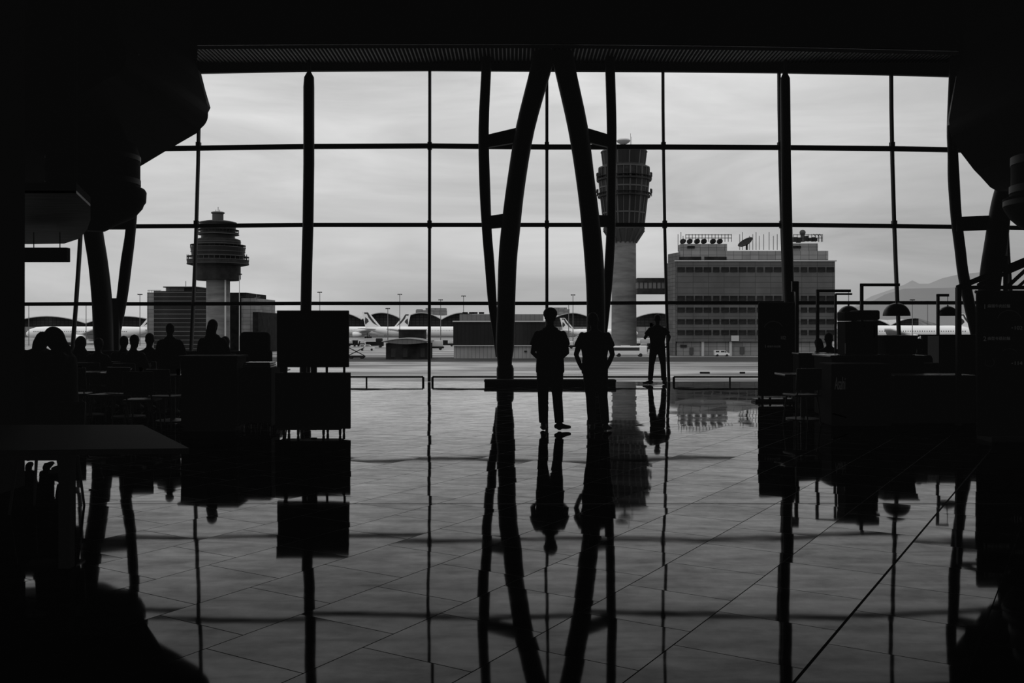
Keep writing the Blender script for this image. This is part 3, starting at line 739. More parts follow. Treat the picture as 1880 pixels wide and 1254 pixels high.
person('long-haired person standing behind the service cabinet, below the left tower shaft', (XX(390, 15.2), 15.2, 0), -.1,
       standing(elL=(-.25,.08,1.12), wrL=(-.10,.24,1.12), elR=(.25,.08,1.12), wrR=(.10,.24,1.12)), H=1.59, sleeve='long', build=1.3, hair='long', coat=True, vox=.02, group='people standing among the tables')
# two people near the partition, close to the camera
person('large hooded person hunched at the left, standing beside the partition', (XX(116, 9.8), 9.8, 0), PI*.6,
       standing(head=(0,.10,1.60), neck=(0,.04,1.45), face=(0,1,-.35), elL=(-.25,.08,1.12), wrL=(-.12,.28,1.10), elR=(.25,.08,1.12), wrR=(.12,.28,1.10)), H=1.50, hood=True, sleeve='long', build=1.25, vox=.018, coat=True)
person('dark-coated person bent forward at the far left, against the partition end', (XX(70, 10.6), 10.6, 0), PI*.05,
       standing(head=(0,.16,1.55), neck=(0,.07,1.43), face=(0,1,-.5), elL=(-.25,.08,1.12), wrL=(-.12,.28,1.10), elR=(.25,.08,1.12), wrR=(.12,.28,1.10)), H=1.49, sleeve='long', build=1.5, vox=.018, coat=True, hair='long')

tabs = [(160,16.2,'dark pedestal table in front of the left pylon foot'),(236,15.9,'dark pedestal table with cups before the touching pair of diners'),(318,15.2,'dark pedestal table in front of the broad-shouldered person'),
        (445,16.3,'dark pedestal table right of the long-haired person'),(487,17.0,'dark pedestal table just left of the display board')]
for x, D, lab in tabs: table(XX(x, D), D, random.uniform(-.1, .1), lab)
chs = [(138,14.9,.2,'dark shell chair in front of the table by the left pylon foot'),(200,14.7,2.9,'dark shell chair with its back to the cups table'),(262,13.7,.1,'dark shell chair facing the touching pair'),
       (308,14.4,-.3,'dark shell chair left of the service cabinet'),(452,15.4,.4,'dark shell chair below the padded armchair'),(497,16.0,-.5,'dark shell chair half hidden by the display board'),
       (490,14.9,2.6,'dark shell chair turned away, close to the display board')]
for x, D, r, lab in chs: chair(XX(x, D), D, r, lab)
# a cabinet-height service unit, an armchair-like padded back
t = thing('service_cabinet', (XX(393, 13.9), 13.9, 0), 'waist-high dark service cabinet in front of the long-haired person', 'cabinet')
xc = XX(393, 13.9); hh = ZZ(652, 13.9)
MB().rbox((xc, 13.9, hh/2+.03), (.80, .5, hh-.08), .015).build('carcass', M['black'], t)
MB().box((xc, 13.9, .035), (.74, .44, .07)).build('plinth', M['black'], t)
MB().rbox((xc, 13.88, hh-.015), (.86, .56, .03), .008).build('worktop', M['black'], t)
for s in (-1, 1):
    d = MB().rbox((xc+s*.195, 13.64, hh/2+.03), (.37, .02, hh-.2), .006).build('door', M['board'], t)
    MB().tube([(xc+s*.04, 13.615, hh*.45), (xc+s*.04, 13.615, hh*.62)], .007, n=8).build('handle', M['frame'], d)
t = thing('padded_armchair', (XX(471, 18.1), 18.1, 0), 'rounded padded armchair back showing left of the display board', 'armchair')
b = MB(); zt = ZZ(610, 18.1)
b.rbox((XX(471, 18.1), 18.0, zt-.20), (.58, .20, .42), .12, seg=4); b.build('headrest', M['pad'], t, True)
b = MB(); b.rbox((XX(471, 18.1), 18.05, .62), (.62, .18, .92), .07, seg=3); b.build('backrest', M['pad'], t, True)
b = MB(); b.rbox((XX(471, 18.1), 18.4, .42), (.60, .60, .16), .06); b.build('seat', M['pad'], t, True)
for s in (-1, 1):
    MB().rbox((XX(471, 18.1)+s*.33, 18.38, .52), (.09, .62, .30), .04).build('armrest', M['pad'], t, True)
    for yy in (18.05, 18.65): MB().tube([(XX(471, 18.1)+s*.28, yy, .4), (XX(471, 18.1)+s*.3, yy, 0)], .02, n=8).build('leg', M['frame'], t)

# cups, bowls and glasses on the left tables
def cup(x, y, z, label, r=.04, h=.09, group='cups on the left tables'):
    b = MB(); b.lathe([(r*.7,0),(r*.75,.004),(r,h),(r*.93,h),(r*.68,.008),(.001,.008)], (x, y, z), n=20)
    return tag(b.build('cup', M['glassware'], smooth=True), label, 'cup', group)
def bowl(x, y, z, label, group='bowls on the left tables'):
    b = MB(); b.lathe([(.04,0),(.045,.012),(.085,.05),(.095,.075),(.088,.075),(.075,.05),(.035,.015),(.001,.014)], (x, y, z), n=24)
    return tag(b.build('bowl', M['glassware'], smooth=True), label, 'bowl', group)
TZ = .7405
cup(XX(236,15.9)-.3, 15.85, TZ, 'pale cup at the left end of the table before the touching pair')
cup(XX(236,15.9)+.25, 15.8, TZ, 'pale cup at the right end of the table before the touching pair')
bowl(XX(236,15.9)-.02, 15.85, TZ, 'pale bowl in the middle of the table before the touching pair')
bowl(XX(318,15.2)-.2, 15.15, TZ, 'pale bowl on the table before the broad-shouldered person')
cup(XX(318,15.2)+.12, 15.1, TZ, 'pale cup on the table before the broad-shouldered person')
cup(XX(445,16.3)-.2, 16.25, TZ, 'pale cup on the table right of the long-haired person')
bowl(XX(445,16.3)+.15, 16.3, TZ, 'pale bowl on the table right of the long-haired person')
bowl(XX(487,17.0)+.02, 16.95, TZ, 'pale bowl on the table just left of the display board')
cup(XX(160,16.2)-.1, 16.15, TZ, 'pale cup on the table by the left pylon foot')

# near table, bottom left
t = thing('long_table', (-2.75, 6.5, 0), 'long dark wood table in the left foreground', 'table')
b = MB(); b.prism([Vector((-4.45, 5.62, .72)), Vector((-1.98, 5.85, .72)), Vector((-2.81, 7.25, .72)), Vector((-4.45, 7.25, .72))], (0,0,.035)); b.build('table_top', mat('near_table_wood', .004, .6, .015, noise=.5, nscale=3, stretch=(1, 14, 1), bump=.05), t)
for x, y in ((-4.35,5.8),(-2.78,5.95),(-4.35,7.1),(-3.3,7.1)):
    MB().box((x, y, .36), (.07,.07,.72)).build('leg', M['black'], t)
chair(-3.9, 5.2, 0, 'dark shell chair at the near side of the long foreground table')
chair(-3.8, 7.8, PI, 'dark shell chair nearest the hooded pair at the long foreground table')

# wheeled display boards
D = 13.3
t = thing('display_stand', (XX(576, D), D, 0), 'tall black display stand with square panel above split lower panels, on wheels', 'display stand')
def pn(x0, x1, y0, y1, name, dy=0, D=D):
    a, c = P(x0, y0, D), P(x1, y1, D)
    MB().rbox(((a.x+c.x)/2, D+dy, (a.z+c.z)/2), (c.x-a.x, .06, a.z-c.z), .006).build(name, M['board'], t)
pn(509, 640.5, 570, 674, 'upper_panel'); pn(506, 577, 684, 787, 'lower_panel'); pn(579.5, 643.5, 684, 787, 'lower_panel')
for x in (524, 560, 600, 632): MB().box((XX(x, D), D, (ZZ(674, D)+ZZ(684, D))/2), (.05 if x<600 else .03, .03, .10)).build('link', M['frame'], t)
MB().box((XX(575, D), D+.05, ZZ(668, D)), (.08, .04, 1.6-.1)).build('rear_post', M['frame'], t).location.z = -.18
MB().box((XX(572, D), D+.0, .085), (.86, .30, .02)).build('base_frame', M['frame'], t)
for x in (526, 552, 598, 628):
    for y in (-.15, .15):
        w1 = MB(); w1.tube([(XX(x, D)-.012, D+y, .034), (XX(x, D)+.012, D+y, .034)], .034, n=16); wo = w1.build('caster', M['tyre'], t, True)
        MB().box((XX(x, D), D+y, .062), (.035, .02, .05)).build('fork', M['frame'], wo)
# dark trolley/counter joining the stand to the dining area
t = thing('tray_trolley', (XX(477, 13.8), 13.8, 0), 'dark tray trolley with shelves, left beside the display stand', 'trolley')
xc = XX(477, 13.8)
for s in (-1, 1):
    MB().box((xc+s*.22, 13.8, .50), (.02, .5, .82)).build('side_panel', M['black'], t)
for i in range(5): MB().box((xc, 13.8, .14+i*.19), (.42, .48, .022)).build('shelf', M['black'], t)
MB().box((xc, 14.04, .5), (.42, .02, .82)).build('back_panel', M['black'], t)
for s in (-1, 1):
    for y in (13.6, 14.0): MB().tube([(xc+s*.19-.012, y, .04), (xc+s*.19+.012, y, .04)], .04, n=14).build('caster', M['tyre'], t, True)
for i in range(3):
    q = MB(); q.rbox((xc, 13.8, .9105+.012+i*.028), (.40-.01*i, .36, .024), .008)
    tag(q.build('tray', M['table']), ['bottom', 'middle', 'top'][i]+' serving tray of the stack on the tray trolley', 'tray', 'serving trays on the trolley')

# ------------------------------------------------------------------ right: menu boards, counter, lamps
def menu(label, x0, x1, y0, D, zb, texts, name='menu_board'):
    t = thing(name, (XX((x0+x1)/2, D), D, 0), label, 'menu board', 'upright menu boards')
    a = P(x0, y0, D); c = P(x1, y0, D)
    MB().rbox(((a.x+c.x)/2, D, (a.z+zb)/2), (c.x-a.x, .10, a.z-zb), .035, seg=3).build('panel', M['board'], t, True)
    return t
D = 19.2
t = menu('freestanding black menu board beside the right tubular column, showing 102', 1392, 1463, 555, D, ZZ(727, D), [])
D2 = D-.053
text('102', .095, P(1432.5, 623, D2), 'price_lettering', M['ink'], t, sx=.8)
text('1', .09, P(1403, 638.5, D2), 'number_lettering', M['ink'], t)
text('麻辣牛肉拉麵', .047, P(1408.5, 637.8, D2), 'dish_lettering', M['ink'], t, sx=.95)
def arc(cx, cy, rx, ry, D, a0, a1, parent, r=.008, name='bowl_outline', m=None, n=18):
    pts = [P(cx+rx*math.cos(a0+(a1-a0)*i/n), cy-ry*math.sin(a0+(a1-a0)*i/n), D) for i in range(n+1)]
    return MB().tube(pts, r, n=6).build(name, m or M['ink'], parent)
M['faint'] = mat('faint_print', .05, .8, .1, emit=.004)
arc(1420, 604, 17, 14, D2, .3, PI-.2, t, m=M['faint'])
for x in (1399, 1456): MB().box((XX(x, D), D, .10), (.05, .08, .20)).build('leg', M['frame'], t)
MB().box((XX(1424, D), D, .03), (.9, .36, .05)).build('base', M['frame'], t)
for x in (1390, 1410, 1436, 1456):
    MB().tube([(XX(x, D)-.015, D-.15, .045), (XX(x, D)+.015, D-.15, .045)], .045, n=14).build('caster', M['tyre'], t, True)
MB().tube([P(1464.5, 650, D-.05), P(1467, 680, D-.05), P(1465.5, 725, D-.05)], .009, n=6).build('edge_trim', M['steelrefl'], t, True)

D = 12.6
t = menu('large black menu board at the right edge listing dishes 1 and 2', 1793, 1960, 535, D, .06, [])
D2 = D-.053
MB().box((XX(1876, D), D, .03), (1.0, .4, .06)).build('base', M['frame'], t)
text('1', .085, P(1805, 567, D2), 'number_lettering', M['ink'], t)
text('麻辣牛肉拉麵', .050, P(1813, 564.5, D2), 'dish_lettering', M['ink'], t)
text('102', .068, P(1861, 605, D2), 'price_lettering', M['ink'], t, sx=1.15)
text('2', .085, P(1805, 626, D2), 'number_lettering', M['ink'], t)
text('曲聖冬蔭拉麵', .050, P(1813, 624, D2), 'dish_lettering', M['ink'], t)
text('114', .068, P(1861, 670, D2), 'price_lettering', M['ink'], t, sx=1.15)
for y in (602, 667): MB().box(P(1858.5, y, D2), (.018, .006, .010)).build('price_dash', M['ink'], t)
arc(1853, 588, 22, 18, D2, .2, PI-.25, t, r=.004, m=M['faint']); arc(1817, 665, 8.5, 8, D2, PI*.8, PI*2.3, t, r=.003, m=M['faint'])
arc(1853, 650, 14, 10, D2, .4, PI-.6, t, r=.003, m=M['faint'])

# counter with fridge front and cold-drinks cabinet
D = 15.6
def xw(a, c, D): return XX(c, D)-XX(a, D)
t = thing('cafe_counter', (XX(1615, D), D, 0), 'long dark cafe counter with a glossy top, right side', 'counter')
zc2 = ZZ(652, D)
MB().rbox((XX(1612, D), D+.45, zc2/2-.01), (xw(1530, 1700, D), .9, zc2-.06), .01).build('carcass', M['black'], t)
MB().rbox((XX(1612, D), D+.44, zc2-.02), (xw(1526, 1704, D), .98, .035), .01).build('worktop', M['table'], t)
# side fridge with lettering at its front
D = 14.4
t = thing('drinks_fridge', (XX(1560, D), D, 0), 'waist-high black drinks fridge in front of the counter, silver lettering on its front', 'fridge')
hz = ZZ(668, D)
MB().rbox((XX(1582, D), D+.3, hz/2), (xw(1529, 1640, D), .6, hz), .02).build('body', M['black'], t)
text('Asahi', .27, P(1532.5, 715, D-.012), 'lettering', M['logo'], t, shear=.1, sx=.27)
for y0 in (762, 797):
    a = P(1528, y0-4, D-.008); c = P(1554, y0+3, D-.008)
    MB().prism([a, c, c-Vector((0,0,.022)), a-Vector((0,0,.022))], (0,-.008,0)).build('handle', M['steelrefl'], t)
# beer tower / dispenser cabinet on the counter
D = 15.75
t = thing('drinks_dispenser', (XX(1583, D), D, zc2), 'tall black square-topped dispenser standing on the cafe counter', 'dispenser')
MB().rbox((XX(1582, D), D+.2, (zc2+ZZ(590, D))/2), (xw(1552, 1612, D), .4, ZZ(590, D)-zc2), .01).build('body', M['black'], t)
MB().rbox((XX(1595, D), D+.2, ZZ(578.5, D)), (xw(1575, 1616, D), .44, ZZ(570, D)-ZZ(588, D)), .03).build('head', M['black'], t, True)
MB().rbox((XX(1563, D), D+.2, ZZ(581, D)), (xw(1552, 1576, D), .38, ZZ(573, D)-ZZ(590, D)), .02).build('side_head', M['black'], t, True)
MB().tube([P(1605, 601, D-.01), P(1605, 620, D-.01)], .008, n=8).build('level_glass', M['steelrefl'], t)
MB().rbox((XX(1558, D), D-.03, ZZ(642, D)+.02), (xw(1551, 1566, D), .05, .18), .005).build('drip_panel', mat('drip_panel', .012, .4, .1), t)
for x in (1587, 1604):
    MB().ell(P(x, 599, D-.005), (.012,.012,.012), n=10, m=8).build('knob', M['rim'], t, True)
t = thing('tapered_bin', (XX(1656, D), D, zc2), 'dark tapered tub standing on the counter below the middle dome lamp', 'tub')
b = MB(); zt = ZZ(617, D); b.box((XX(1656, D), D+.25, (zt+zc2)/2-.0), (xw(1626, 1688, D), .45, zt-zc2), taper=.86); b.build('tub', M['black'], t)
MB().rbox((XX(1656, D), D+.25, zt), (xw(1624, 1690, D), .49, .025), .008).build('rim', M['frame'], t)

# lamp posts with domes
def dome_lamp(label, xp, xa, ya, xd, yb, r, D, zfoot, th=.05):
    t = thing('dome_lamp', (XX(xp, D), D, zfoot), label, 'lamp', 'dome lamps on angled posts')
    za = ZZ(ya, D)
    MB().box((XX(xp, D), D, (za+zfoot)/2), (th, th, za-zfoot)).build('post', M['frame'], t)
    MB().box(((XX(xp, D)+XX(xa, D))/2-th/2, D, za-.01), (XX(xa, D)-XX(xp, D)+0*th, th*.9, .05)).build('arm', M['frame'], t)
    if xd:
        s = D/F; R = r*s; zb = ZZ(yb, D)
        MB().tube([(XX(xd, D), D, za-.03), (XX(xd, D), D, zb+R*.94)], .006, n=6).build('cord', M['frame'], t)
        prof = [(R*math.cos(a), zb+R*math.sin(a)) for a in [i*PI/2/12 for i in range(13)]]
        prof2 = [(R*.96*math.cos(a), zb+R*.96*math.sin(a)) for a in [i*PI/2/12 for i in range(12, -1, -1)]]
        sh = MB().lathe(prof+prof2, (XX(xd, D), D, 0), n=36).build('lamp_shade', M['lamp'], t, True)
        MB().ell((XX(xd, D), D, zb+R*.45), (R*.22, R*.22, R*.25), n=14, m=10).build('bulb', M['glassware'], sh, True)
        MB().lathe([(R*.08, zb+R*.98), (R*.08, zb+R*1.10)], (XX(xd, D), D, 0), n=12).build('cap', M['rim'], sh)
    return t
dome_lamp('dome lamp on the leftmost right-angled post, over the rear of the counter', 1501, 1564, 533, 1558, 581, 20, 18.05, 0)
dome_lamp('dome lamp with the largest shade on the tallest right-angled post, middle of three', 1582, 1654, 522, 1646, 580, 24, 16.9, 0)
dome_lamp('dome lamp rightmost of three, on a short-armed post near the pylon', 1722, 1744, 541, 1740, 580, 18, 17.6, 0, th=.045)
t = thing('angle_post', (XX(1534, 17.9), 17.9, 0), 'thin bare right-angled post behind the left dome lamp', 'post')
MB().box((XX(1534, 17.9), 17.9, ZZ(540, 17.9)/2), (.04,.04,ZZ(540, 17.9))).build('post', M['frame'], t)
MB().box((XX(1549, 17.9), 17.9, ZZ(540, 17.9)), (xw(1534,1564,17.9), .04, .035)).build('arm', M['frame'], t)
t = thing('angle_post', (XX(1462, 18.3), 18.3, 0), 'bare dark post just right of the freestanding menu board', 'post')
MB().box((XX(1463, 18.3), 18.3, ZZ(517, 18.3)/2), (.06,.06,ZZ(517, 18.3))).build('post', M['frame'], t)
MB().box((XX(1459, 18.3), 18.3, ZZ(526, 18.3)), (.12, .08, .2)).build('head', M['frame'], t)

# rear partition of the cafe with a wood post, seated customers behind
D = 17.3
t = thing('cafe_partition', (XX(1760, D), D+.35, 0), 'dark waist-high cafe partition with a wood-faced end, right side', 'partition')
zt = ZZ(617, D)
MB().box((XX(1765, D), D+.35, zt/2), (xw(1735, 1850, D), .08, zt)).build('panel', M['black'], t)
MB().box((XX(1770, D), D+.35, zt+.012), (xw(1716, 1850, D), .12, .024)).build('cap_rail', M['black'], t)
MB().box((XX(1726, D), D+.30, zt/2), (xw(1717, 1735, D), .10, zt)).build('wood_end', M['woodpost'], t)
t = thing('rear_counter', (XX(1650, 18.3), 18.3, 0), 'low dark counter run behind the lamps, right side', 'counter')
MB().rbox((XX(1665, 18.3), 18.5, .52), (xw(1600, 1716, 18.3), .5, 1.04), .01).build('carcass', M['black'], t)
MB().rbox((XX(1665, 18.3), 18.5, 1.06), (xw(1598, 1717, 18.3), .56, .03), .01).build('worktop', M['table'], t)
t = thing('cutlery_cabinet', (XX(1497, 17.5), 17.7, 0), 'waist-high dark cutlery cabinet right of the freestanding menu board', 'cabinet')
xc = XX(1497, 17.5); hh = ZZ(648, 17.5); wd = xw(1467, 1527, 17.5)
MB().box((xc, 17.7, .05), (wd-.06, .34, .10)).build('plinth', M['black'], t)
MB().rbox((xc, 17.7, hh/2+.035), (wd, .38, hh-.13), .012).build('carcass', M['black'], t)
MB().rbox((xc, 17.69, hh-.015), (wd+.03, .42, .03), .008).build('worktop', M['table'], t)
for s_ in (-1, 1):
    d = MB().rbox((xc+s_*wd*.25, 17.5, hh/2), (wd*.47, .02, hh-.25), .005).build('door', M['board'], t)
    MB().tube([(xc+s_*.03, 17.48, hh*.5), (xc+s_*.03, 17.48, hh*.65)], .006, n=8).build('handle', M['frame'], d)
G2 = 'customers seated on the right'
CH_.clear()
diner(1523, 611, 18.45, -.1, 'seated customer whose head shows before a white aircraft tail, right side', group=G2, sleeve='long')
diner(1505, 622, 19.4, .1, 'seated customer further back, low beside the left dome lamp post', group=G2, sleeve='long', hair='long')
diner(1690, 622, 17.0, .0, 'customer showing only the head above the rear counter, right of the tapered tub', group=G2, sleeve='long')
for c_ in CH_: dup(chair0, (c_[0]+.04*math.sin(c_[2]), c_[1]-.04, 0), c_[2], 'dark shell chair under the '+c_[3].split(',')[0], 'dining chairs')
table(XX(1474, 15.5), 15.5, .0, 'dark pedestal table right of the freestanding menu board')
chair(XX(1472, 14.7), 14.7, .2, 'dark shell chair in front of the table right of the freestanding menu board')
cup(XX(1474,15.5), 15.45, TZ, 'pale cup on the table right of the freestanding menu board', group='cups on the right tables')
for x, lab in ((1618, 'left'), (1635, 'right')):
    b = MB(); b.rbox((XX(x, 15.5), 15.6, zc2+.008), (.14, .10, .01), .003); tag(b.build('menu_card', M['paper']), 'pale card lying on the cafe counter, %s of the two' % lab, 'card', 'cards on the counter')
# near front counter of the right stall
t = thing('stall_counter', (XX(1745, 14.6), 14.6, 0), 'dark stall counter between the drinks fridge and the large menu board', 'counter')
hz = ZZ(690, 14.6)
MB().rbox((XX(1722, 14.6), 15.0, hz/2-.01), (xw(1650, 1800, 14.6), .6, hz-.04), .01).build('carcass', M['black'], t)
MB().rbox((XX(1722, 14.6), 15.0, hz-.01), (xw(1648, 1802, 14.6), .66, .03), .008).build('worktop', M['table'], t)

# canopy truss of the stall at right
t = thing('canopy_frame', (XX(1762, 14.5), 14.5, 0), 'dark triangular canopy truss of the right-hand stall on a square post', 'canopy frame')
D = 14.5
def bar(x0, y0, x1, y1, w_=.07, D=D, m='frame', name='truss_bar'):
    a, c = P(x0, y0, D), P(x1, y1, D); MB().tube([a, c], [w_/2*1.2]*2, n=4).build(name, M[m], t)
MB().box((XX(1759.5, D), D, ZZ(528, D)/2), (xw(1755.5, 1763.5, D), .07, ZZ(528, D))).build('post', M['frame'], t)
bar(1757, 529, 1920, 462, .07); bar(1795, 524, 1920, 470, .05)
bar(1757, 528, 1930, 528, .05); bar(1790, 536, 1930, 536, .04)
bar(1848, 528, 1900, 480, .05); bar(1868, 528, 1910, 490, .04); bar(1846, 470, 1846, 536, .06)
MB().box((XX(1905, D), D, ZZ(528, D)/2), (.07, .07, ZZ(528, D))).build('post', M['frame'], t)

# ------------------------------------------------------------------ outside: ground and verges
GZ = -6.75
struct(MB().box((0, 1500, GZ-.5), (6000, 2960, 1)).build('trim_30', M['apron'], origin=(0,0,0))); 
o = bpy.data.objects['trim_30']; o.name = 'ground'; 
b = MB(); b.prism([Vector((-60, 226, GZ)), Vector((140, 224, GZ)), Vector((180, 258, GZ)), Vector((-75, 256, GZ))], (0,0,.05))
o = b.build('verge', M['grass']); struct(o); o.name = 'ground_verge'
b = MB()
for (x0, y0, x1, y1) in ((-60, 168, 20, 196), (20, 196, 60, 178), (60, 178, 110, 172)):
    a = Vector((x0, y0, GZ+.012)); c = Vector((x1, y1, GZ+.012)); d = (c-a).normalized(); s = Vector((-d.y, d.x, 0))*.35
    b.quad(a-s, c-s, c+s, a+s)
o = b.build('apron_marking', M['stripe'], fix=False); struct(o); o.name = 'ground_marking'
b = MB(); b.quad((-80, 223, GZ+.012), (150, 221, GZ+.012), (150, 222.2, GZ+.012), (-80, 224.2, GZ+.012))
o = b.build('kerb', M['stripe'], fix=False); struct(o); o.name = 'ground_kerb'

# hills
def hills(name, pts, D, m):
    b = MB(); top = [P(x, y, D) for x, y in pts]; n = len(top)
    rings = []
    for j, (dd, kk) in enumerate(((-.06, 0), (0, 1), (.08, .7), (.2, 0))):
        rings.append([Vector((p.x*(1+dd*.2), p.y*(1+dd), GZ+(p.z-GZ)*kk+(15*mnoise.noise(Vector((i*.7, j, 0))) if kk else -5))) for i, p in enumerate(top)])
    vs = [[b.bm.verts.new(p) for p in r] for r in rings]
    for a, c in zip(vs, vs[1:]):
        for i in range(n-1): b.bm.faces.new((a[i], a[i+1], c[i+1], c[i]))
    o = b.build(name, m, smooth=True); struct(o); return o
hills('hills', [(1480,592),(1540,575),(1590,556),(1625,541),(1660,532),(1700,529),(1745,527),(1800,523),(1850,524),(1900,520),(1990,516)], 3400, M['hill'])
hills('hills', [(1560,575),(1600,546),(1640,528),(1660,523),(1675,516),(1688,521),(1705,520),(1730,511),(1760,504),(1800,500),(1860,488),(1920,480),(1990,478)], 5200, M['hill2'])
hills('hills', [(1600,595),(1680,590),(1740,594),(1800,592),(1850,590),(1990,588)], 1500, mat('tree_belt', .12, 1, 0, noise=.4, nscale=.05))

# ------------------------------------------------------------------ control towers
def tower_right():
    D = 300; s = D/F; cx = 1145.5; X = XX(cx, D); g_ = GZ
    t = thing('control_tower', (X, D, GZ), 'tall control tower with flared glazed head and radome, right of the central pylons', 'control tower')
    z = lambda y: ZZ(y, D)
    MB().lathe([(23.5*s, GZ), (22.5*s, z(560)), (22*s, z(440)), (22*s, z(430))], (X, D, 0), n=40).build('shaft', M['concrete'], t, True)
    MB().lathe([(22*s, z(445)), (26*s, z(438)), (36*s, z(424)), (38*s, z(421)), (38*s, z(419))], (X, D, 0), n=40).build('flared_collar', M['tmetal'], t, True)
    for i in range(16):
        a = 2*PI*i/16
        MB().tube([(X+22*s*math.cos(a), D+22*s*math.sin(a), z(446)), (X+37*s*math.cos(a), D+37*s*math.sin(a), z(423))], .35, n=6).build('corbel', M['tmetal'], t)
    MB().lathe([(36*s, z(420)), (39*s, z(390)), (43*s, z(360)), (45*s, z(340)), (46*s, z(328))], (X, D, 0), n=32).build('lower_glazing', M['tglass'], t)
    MB().lathe([(45*s, z(326)), (46*s, z(312)), (46*s, z(310)), (42*s, z(307)), (39.5*s, z(304))], (X, D, 0), n=32).build('middle_storey', M['tdark'], t)
    MB().lathe([(38.5*s, z(306)), (41.5*s, z(283)), (42*s, z(281))], (X, D, 0), n=32).build('cab_glazing', M['tglass'], t)
    MB().lathe([(42*s, z(281)), (43*s, z(280)), (42*s, z(278)), (30*s, z(277))], (X, D, 0), n=32).build('cab_roof', M['tmetal'], t)
    for i in range(24):
        a = 2*PI*(i+.5)/24; c, q = math.cos(a), math.sin(a)
        MB().tube([(X+36.4*s*c, D+36.4*s*q, z(420)), (X+43.3*s*c, D+43.3*s*q, z(360)), (X+46.3*s*c, D+46.3*s*q, z(328)), (X+46.5*s*c, D+46.5*s*q, z(310))], .13 if i % 2 else .28, n=5).build('fin', M['tmetal'], t)
        if i % 2 == 0: MB().tube([(X+39*s*c, D+39*s*q, z(305)), (X+42*s*c, D+42*s*q, z(281))], .22, n=5).build('cab_mullion', M['tmetal'], t)
    for y, r, nm in ((420,38,0),(392,40,0),(361,48,1),(345,45.5,0),(331,50,1),(309,47,0)):
        MB().lathe([((r-3)*s, z(y+2.2)), (r*s, z(y+1.8)), (r*s, z(y-.8)), ((r-3)*s, z(y-.8))], (X, D, 0), n=40).build('gallery' if nm else 'ring_beam', M['tdark'] if nm else M['tmetal'], t)
        if nm:
            b = MB()
            for i in range(40):
                a = 2*PI*i/40; b.tube([(X+r*s*math.cos(a), D+r*s*math.sin(a), z(y)), (X+r*s*math.cos(a), D+r*s*math.sin(a), z(y-5))], .05, n=4)
            b.lathe([(r*s-.08, z(y-5)), (r*s+.08, z(y-5)), (r*s+.08, z(y-5.6)), (r*s-.08, z(y-5.6))], (X, D, 0), n=40)
            b.build('railing', M['tdark'], t)
    b = MB()
    for y in (361, 331):
        for a in (-.35, -.15, .05, .2, PI+.1, PI-.2):
            R_ = 50*s; x_, y_ = X+R_*math.cos(a), D-abs(R_*math.sin(a)); b.tube([(x_, y_, z(y)), (x_, y_, z(y-11))], .12, n=5); b.box((x_, y_, z(y-9)), (.5, .3, 1.1))
    b.build('aerials', M['tdark'], t)
    MB().lathe([(2*s, z(277)), (2*s, z(264)), (5*s, z(265)), (11*s, z(261.5)), (13*s, z(258.5)), (11*s, z(256)), (4*s, z(255))], (X-1*s, D, 0), n=28).build('radome', M['engine'], t, True)
    for dx in (12, 14): MB().tube([(X+dx*s, D, z(277)), (X+dx*s, D, z(245 if dx==12 else 251))], .06, n=5).build('lightning_rod', M['mast'], t)
tower_right()

